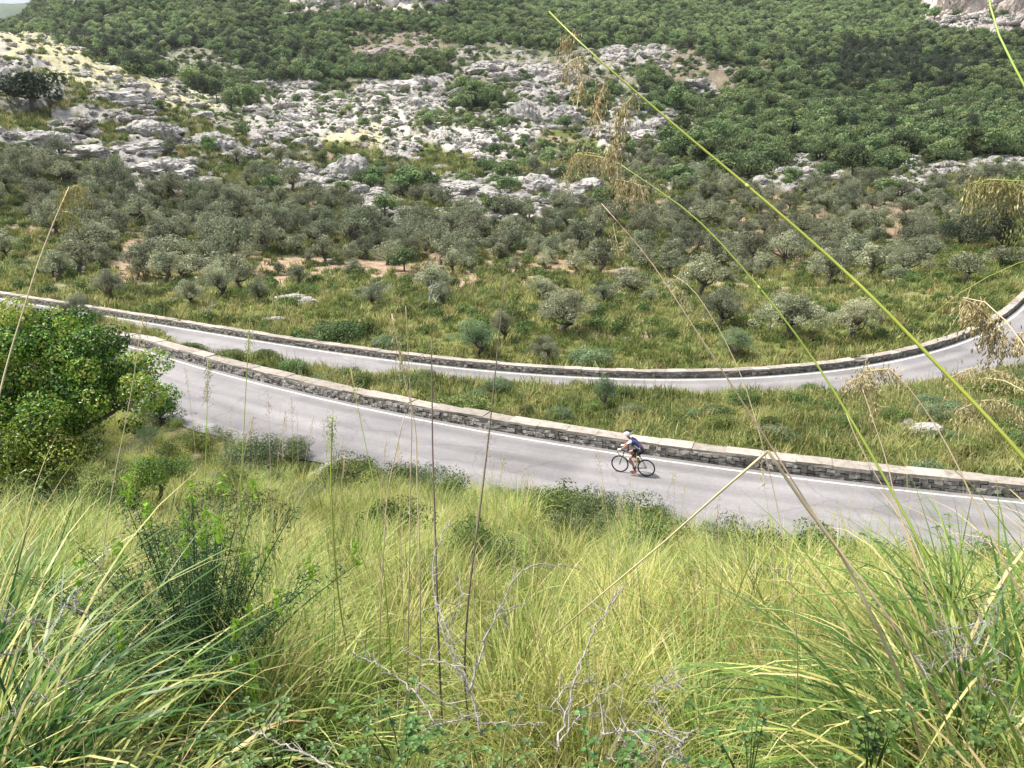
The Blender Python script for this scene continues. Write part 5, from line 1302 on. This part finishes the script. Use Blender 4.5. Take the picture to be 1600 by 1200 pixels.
hb = G(); STM = HT + np.array([.09, 0, .06]); tube(hb, [HT, HT + [0, 0, .05], STM], .014, 8)
tube(hb, [STM + [0, -.21, 0], STM + [0, .21, 0]], .013, 8)
for s_ in (-1, 1):
    tube(hb, spline([STM + [0, .20 * s_, 0], STM + [.08, .21 * s_, .01], STM + [.10, .21 * s_, -.07], STM + [.03, .21 * s_, -.13], STM + [-.04, .21 * s_, -.13]], 12), .013, 6)
    tube(hb, [STM + [.07, .21 * s_, .01], STM + [.12, .21 * s_, .05]], [.018, .013], 6)
obj('handlebar', hb.mesh('handlebar', MR['frame'], True), bike)
sp_ = G(); tube(sp_, [ST, ST + [-.045, 0, .13]], .013, 8); SAD = ST + np.array([-.05, 0, .15])
tube(sp_, [SAD + [-.13, 0, .01], SAD + [-.07, 0, .005], SAD + [.02, 0, 0], SAD + [.15, 0, 0]], [.05, .062, .035, .016], 10)
obj('saddle', sp_.mesh('saddle', MR['saddle'], True), bike)
ck = G(); ring(ck, BB + [0, .045, 0], .085, .006, 32, 6); ca_ = math.radians(-78)
PL = BB + np.array([.17 * math.cos(ca_), -.09, .17 * math.sin(ca_)]) ; PR = BB + np.array([-.17 * math.cos(ca_), .09, -.17 * math.sin(ca_)])
# left pedal is on the -y... rider's left is +y in bike space
PL = BB + np.array([.17 * math.cos(ca_), .09, .17 * math.sin(ca_)]); PR = BB + np.array([-.17 * math.cos(ca_), -.09, -.17 * math.sin(ca_)])
tube(ck, [BB + [0, -.07, 0], BB + [0, .07, 0]], .02, 8)
for p_, s_ in ((PL, 1), (PR, -1)):
    tube(ck, [BB + [0, .06 * s_, 0], p_ - [0, .02 * s_, 0]], .010, 6); tube(ck, [p_ - [0, .02 * s_, 0], p_ + [0, .07 * s_, 0]], [.012, .02], 6)
for z_ in (.083, -.083): tube(ck, [BB + [0, -.045, z_], RA + [0, -.045, z_ * .4]], .003, 4)
obj('crankset', ck.mesh('crankset', MR['frame'], True), bike)
bt_ = G(); q_ = BB + (HB - BB) * .3; q2 = BB + (HB - BB) * .7; up_ = np.array([-.03, 0, .055]); tube(bt_, [q_ + up_, q_ + (q2 - q_) * .75 + up_, q2 + up_], [.036, .036, .018], 10)
obj('water_bottle', bt_.mesh('water_bottle', MR['white'], True), bike)

def skin(name, joints, edges, radii, mat, levels=2):
    me = bpy.data.meshes.new(name + '_cage'); me.from_pydata([tuple(j) for j in joints], edges, []); o = bpy.data.objects.new(name + '_cage', me); COL.objects.link(o)
    md = o.modifiers.new('s', 'SKIN'); md.use_smooth_shade = True
    if not me.skin_vertices: me.skin_vertices.new()
    for i, rr in enumerate(radii):
        me.skin_vertices[0].data[i].radius = rr if isinstance(rr, tuple) else (rr, rr); me.skin_vertices[0].data[i].use_root = (i == 0)
    sb = o.modifiers.new('d', 'SUBSURF'); sb.levels = levels; sb.render_levels = levels
    dg = bpy.context.evaluated_depsgraph_get(); out = bpy.data.meshes.new_from_object(o.evaluated_get(dg)); out.name = name
    bpy.data.objects.remove(o); out.materials.clear(); out.materials.append(mat)
    for p in out.polygons: p.use_smooth = True
    return out
rider = empty('person', (cen[0], cen[1], ZN + .004), ang, bsc); tag(rider, 'cyclist in white helmet, navy and white jersey, black shorts and red shoes', 'person')
HIP = np.array([-.27, 0, 1.0]); WST = np.array([-.20, 0, 1.13]); CHS = np.array([.05, 0, 1.29]); NK = np.array([.175, 0, 1.40]); HD0 = np.array([.225, 0, 1.45]); HD = np.array([.27, 0, 1.535])
J = [HIP, WST, CHS, NK, HD0, HD]; E = [(0, 1), (1, 2), (2, 3), (3, 4), (4, 5)]; Rr = [(.09, .09), (.085, .085), (.095, .095), .05, .052, .088]
def addj(p, r_, frm): J.append(np.array(p, float)); Rr.append(r_); E.append((frm, len(J) - 1)); return len(J) - 1
PW = {}
for s_, ped in ((1, PL), (-1, PR)):
    sh = addj([.10, .19 * s_, 1.345], .052, 2); el = addj([.27, .245 * s_, 1.14], .043, sh); wr = addj([.44, .215 * s_, 1.005], .029, el); pm = addj([.50, .213 * s_, .985], (.022, .038), wr)
    for q, (dy, l) in enumerate(((-.032, .052), (-.011, .06), (.011, .058), (.032, .048))):      # fingers curled over the hoods
        f1 = addj([.535, (.213 + dy) * s_, .978], .0105, pm); f2 = addj([.535 + l * .55, (.213 + dy) * s_, .958], .0095, f1); addj([.535 + l * .45, (.213 + dy) * s_, .935], .008, f2)
    t1 = addj([.50, .185 * s_, .975], .012, pm); addj([.53, .175 * s_, .955], .010, t1)
    th = addj([-.25, .10 * s_, .95], .078, 0)
    kn = [.13, .10 * s_, .66] if s_ == 1 else [.20, -.10, .83]
    ankle = ped + np.array([-.075, .015 * s_, .095]); k1 = addj((np.array([-.25, .10 * s_, .95]) + np.array(kn)) / 2 + [0, 0, .01], .064, th); k2 = addj(kn, .053, k1)
    cf = addj(np.array(kn) * .64 + ankle * .36 + [-.02, 0, 0], .056, k2); an = addj(ankle, .032, cf); toe = addj(ped + np.array([.09, .02 * s_, .035]), .028, an)
    PW[s_] = (np.array([.10, .19 * s_, 1.345]), np.array([.27, .245 * s_, 1.14]), np.array(kn), ankle, ped)
obj('body', skin('body', J, E, Rr, MR['skin']), rider)
# clothing: slightly larger shells over the same skeleton
Jj = [HIP + [-.02, 0, -.03], WST, CHS, NK - [.01, 0, .02]]; Ej = [(0, 1), (1, 2), (2, 3)]; Rj = [(.14, .14), (.132, .132), (.15, .15), .064]
for s_ in (1, -1):
    a_, b_ = PW[s_][0], PW[s_][1]; Jj += [a_, a_ + (b_ - a_) * .55]; Rj += [.073, .058]; Ej += [(2, len(Jj) - 2), (len(Jj) - 2, len(Jj) - 1)]
jer = skin('jersey', Jj, Ej, Rj, MR['navy']); jer.materials.append(MR['white']); jer.materials.append(MR['plum'])
for p in jer.polygons:
    c_ = p.center
    p.material_index = 1 if (abs(c_[1]) > .165 and c_[2] > 1.28 and c_[0] > .05) or (abs(abs(c_[1]) - .125) < .028 and abs(c_[2] - 1.14 - .5 * (c_[0] + .15)) < .028) or (abs(c_[1]) < .025 and c_[2] > 1.42) else (2 if c_[0] < -.2 and c_[2] > 1.08 and abs(c_[1]) < .1 else 0)
obj('jersey', jer, rider)
Js = [HIP + [.0, 0, .09], HIP - [0, 0, .02]]; Es = [(0, 1)]; Rs = [(.146, .146), (.146, .146)]
for s_ in (1, -1):
    kn = PW[s_][2]; h_ = np.array([-.25, .10 * s_, .95]); m2 = h_ + (kn - h_) * .72 + [0, 0, .006]; Js += [h_, (h_ + m2) / 2, m2]; Rs += [.102, .088, .072]; n_ = len(Js); Es += [(1, n_ - 3), (n_ - 3, n_ - 2), (n_ - 2, n_ - 1)]
obj('shorts', skin('shorts', Js, Es, Rs, MR['black']), rider)
for s_ in (1, -1):
    ped = PW[s_][4]; g = G(); y_ = .02 * s_
    tube(g, spline([ped + [-.115, y_, .06], ped + [-.05, y_, .055], ped + [.04, y_, .042], ped + [.13, y_, .03]], 8), [.03, .042, .044, .043, .042, .042, .036, .02], 10); so_ = obj('shoe', g.mesh('shoe', MR['red'], True), rider)
    an = PW[s_][3]; g = G(); tube(g, [an + (PW[s_][2] - an) * .28, an, ped + [-.06, y_, .07]], [.044, .038, .036], 10); obj('sock', g.mesh('sock', MR['black'], True), rider)
    g = G(); wr = np.array([.44, .215 * s_, 1.005]); tube(g, [wr + [-.03, 0, .02], wr, wr + [.06, 0, -.018], wr + [.10, 0, -.028]], [.034, .036, .046, .04], 10); obj('glove', g.mesh('glove', MR['white'], True), rider)
# helmet with dark vents, face details
g = G(); n, m_ = 18, 12; V = []; 
for i in range(m_ + 1):
    ph = i / m_ * math.radians(112)
    for j in range(n):
        a = j * 2 * math.pi / n; V.append([.145 * math.sin(ph) * math.cos(a) * (1.0 if math.cos(a) > 0 else 1.12), .112 * math.sin(ph) * math.sin(a), .15 * math.cos(ph)])
V = np.array(V); Qh = [(i * n + j, i * n + (j + 1) % n, (i + 1) * n + (j + 1) % n, (i + 1) * n + j) for i in range(m_) for j in range(n)]
hc = HD + np.array([-.005, 0, .035]); th_ = math.radians(12); Rm = np.array([[math.cos(th_), 0, math.sin(th_)], [0, 1, 0], [-math.sin(th_), 0, math.cos(th_)]])
g.add(V @ Rm.T + hc, Qh); hel = obj('helmet', g.mesh('helmet', MR['helmet'], True), rider)
g = G()
for yv_ in (-.055, -.018, .018, .055):
    Pv = [hc + Rm @ np.array([.150 * math.sin(a) * (1.1 if a < 0 else 1), yv_ * 1.15, .156 * math.cos(a) * math.sqrt(1 - (yv_ / .13) ** 2)]) for a in np.linspace(-1.15, 1.0, 9)]
    tube(g, Pv, [.004, .012, .015, .016, .016, .016, .014, .010, .004], 6)
obj('vent', g.mesh('vent', MR['black'], True), hel)
g = G()
tube(g, [HD + [.085, -.07, .0], HD + [.105, -.035, .0], HD + [.105, .035, .0], HD + [.085, .07, .0]], .014, 6); obj('sunglasses', g.mesh('sunglasses', MR['black'], True), rider)
g = G(); tube(g, [HD + [.085, 0, .0], HD + [.112, 0, -.03], HD + [.09, 0, -.04]], [.008, .013, .008], 6)
for s_ in (1, -1): tube(g, [HD + [.0, .085 * s_, .02], HD + [-.005, .098 * s_, .0], HD + [.0, .085 * s_, -.025]], [.008, .014, .008], 6)
obj('nose_and_ears', g.mesh('nose_and_ears', MR['skin'], True), rider)
# ------------------------------------------------------------------ camera, light
cam = bpy.data.cameras.new('camera'); co = bpy.data.objects.new('camera', cam); COL.objects.link(co); SC.camera = co
cam.sensor_width = 36; cam.lens = 36 * F / 1600; cam.clip_start = .05; cam.clip_end = 9000
co.location = (0, 0, 0); co.rotation_euler = (math.pi / 2 - PITCH, 0, 0)
SUN_EL, SUN_AZ = math.radians(60), math.radians(-78)      # azimuth from +Y towards +X
sd = Vector((math.sin(SUN_AZ) * math.cos(SUN_EL), math.cos(SUN_AZ) * math.cos(SUN_EL), math.sin(SUN_EL)))
sl = bpy.data.lights.new('sun', 'SUN'); sl.energy = 5.0; sl.angle = math.radians(2); sl.color = (1, .95, .86)
so = bpy.data.objects.new('sun', sl); COL.objects.link(so); so.rotation_euler = sd.to_track_quat('Z', 'Y').to_euler(); so.location = (0, 0, 80)
w = bpy.data.worlds.new('World'); SC.world = w; w.use_nodes = True
wn = w.node_tree.nodes; sky = wn.new('ShaderNodeTexSky'); sky.sky_type = 'NISHITA'; sky.sun_disc = False
sky.sun_elevation = SUN_EL; sky.sun_rotation = SUN_AZ; sky.dust_density = 3
hsv = wn.new('ShaderNodeHueSaturation'); hsv.inputs['Saturation'].default_value = .6; w.node_tree.links.new(sky.outputs[0], hsv.inputs['Color']); w.node_tree.links.new(hsv.outputs[0], wn['Background'].inputs['Color']); wn['Background'].inputs['Strength'].default_value = .115
SC.view_settings.view_transform = 'Standard'; SC.view_settings.look = 'None'; SC.view_settings.exposure = 0.75; SC.view_settings.gamma = 1
SC.cycles.max_bounces = 5; SC.cycles.diffuse_bounces = 3; SC.cycles.transparent_max_bounces = 4
SC.cycles.use_denoising = True
# unseen clouds added to shade the middle distance, gaps cut over sunny spots
CZ = 520.0
spots = [(40, 55, 50), (120, 85, 42), (200, 118, 36), (290, 150, 28), (360, 172, 22), (480, 180, 34), (560, 190, 40), (620, 205, 30), (690, 225, 24), (975, 34, 95), (1045, 30, 90), (1225, 42, 100), (1300, 32, 110), (1380, 30, 90), (600, 15, 50), (250, 60, 45), (880, 235, 26)]
SG = []
for a_, b_, c_ in spots:
    x_, y_, z_ = ground_at(a_, b_); SG.append((x_ - sd.x / sd.z * z_, y_ - sd.y / sd.z * z_, c_))
cs = 22.0; gx = np.arange(-1300, 900, cs); gyy = np.arange(-500, 1600, cs)
KX, KY = np.meshgrid(gx, gyy, indexing='ij')
px_g = KX - sd.x / sd.z * (CZ + 10) ; py_g = KY - sd.y / sd.z * (CZ + 10)
dens = sstep(78, 120, py_g + 14 * fbm(px_g * .02, py_g * .02, seed=201)) * 1.0
for a_, b_, c_ in SG: dens = dens * sstep(c_ * .75, c_ * 1.15, np.hypot(px_g - a_, py_g - b_) + c_ * .5 * fbm(px_g * .04, py_g * .04, seed=203))
keep = dens > .5
cg_ = G(); nx_, ny_ = KX.shape; ids = np.arange(nx_ * ny_).reshape(nx_, ny_)
th = 14 + 22 * np.clip(.5 + fbm(KX * .012, KY * .012, seed=205), 0, 1)
top = np.stack([KX, KY, CZ + th], -1).reshape(-1, 3); bot = np.stack([KX, KY, CZ - th * .35], -1).reshape(-1, 3)
jx = fbm(KX * .05, KY * .05, seed=207).ravel() * 16; jy = fbm(KX * .05, KY * .05, seed=208).ravel() * 16
for A_ in (top, bot): A_[:, 0] += jx; A_[:, 1] += jy
kk = keep[:-1, :-1] & keep[1:, :-1] & keep[:-1, 1:] & keep[1:, 1:]
a_, b_, c_, d_ = ids[:-1, :-1][kk], ids[1:, :-1][kk], ids[1:, 1:][kk], ids[:-1, 1:][kk]
o2 = nx_ * ny_
cg_.add(np.concatenate([top, bot]), np.concatenate([np.stack([a_, b_, c_, d_], 1), np.stack([a_, d_, c_, b_], 1) + o2]))
cm_, nt, N, L = newmat('thin_shade_cloud'); df1 = N.new('ShaderNodeBsdfTranslucent'); df1.inputs['Color'].default_value = (.9, .9, .9, 1); tb = N.new('ShaderNodeBsdfTransparent'); mxs = N.new('ShaderNodeMixShader'); mxs.inputs[0].default_value = .23
L.new(tb.outputs[0], mxs.inputs[1]); L.new(df1.outputs[0], mxs.inputs[2]); oo = N.new('ShaderNodeOutputMaterial'); L.new(mxs.outputs[0], oo.inputs['Surface'])
cl_me = cg_.mesh('shade_cloud', cm_, True)
tag(obj('shade_cloud', cl_me), kind='structure')
# hazy air over the whole valley
hx = [(-4600, 1900), (-60, 4300), (-75, 505)]
g = G(); V = [[hx[0][i], hx[1][j], hx[2][k]] for i in (0, 1) for j in (0, 1) for k in (0, 1)]
g.add(V, [(0, 1, 3, 2), (4, 6, 7, 5), (0, 4, 5, 1), (2, 3, 7, 6), (0, 2, 6, 4), (1, 5, 7, 3)])
hm, nt, N, L = newmat('haze'); pv = N.new('ShaderNodeVolumePrincipled'); pv.inputs['Density'].default_value = .00006; pv.inputs['Color'].default_value = (.82, .90, 1, 1); pv.inputs['Anisotropy'].default_value = .24
oo = N.new('ShaderNodeOutputMaterial'); L.new(pv.outputs[0], oo.inputs['Volume'])
tag(obj('haze', g.mesh('haze', hm)), 'thin bluish haze filling the valley air', 'haze', kind='stuff')
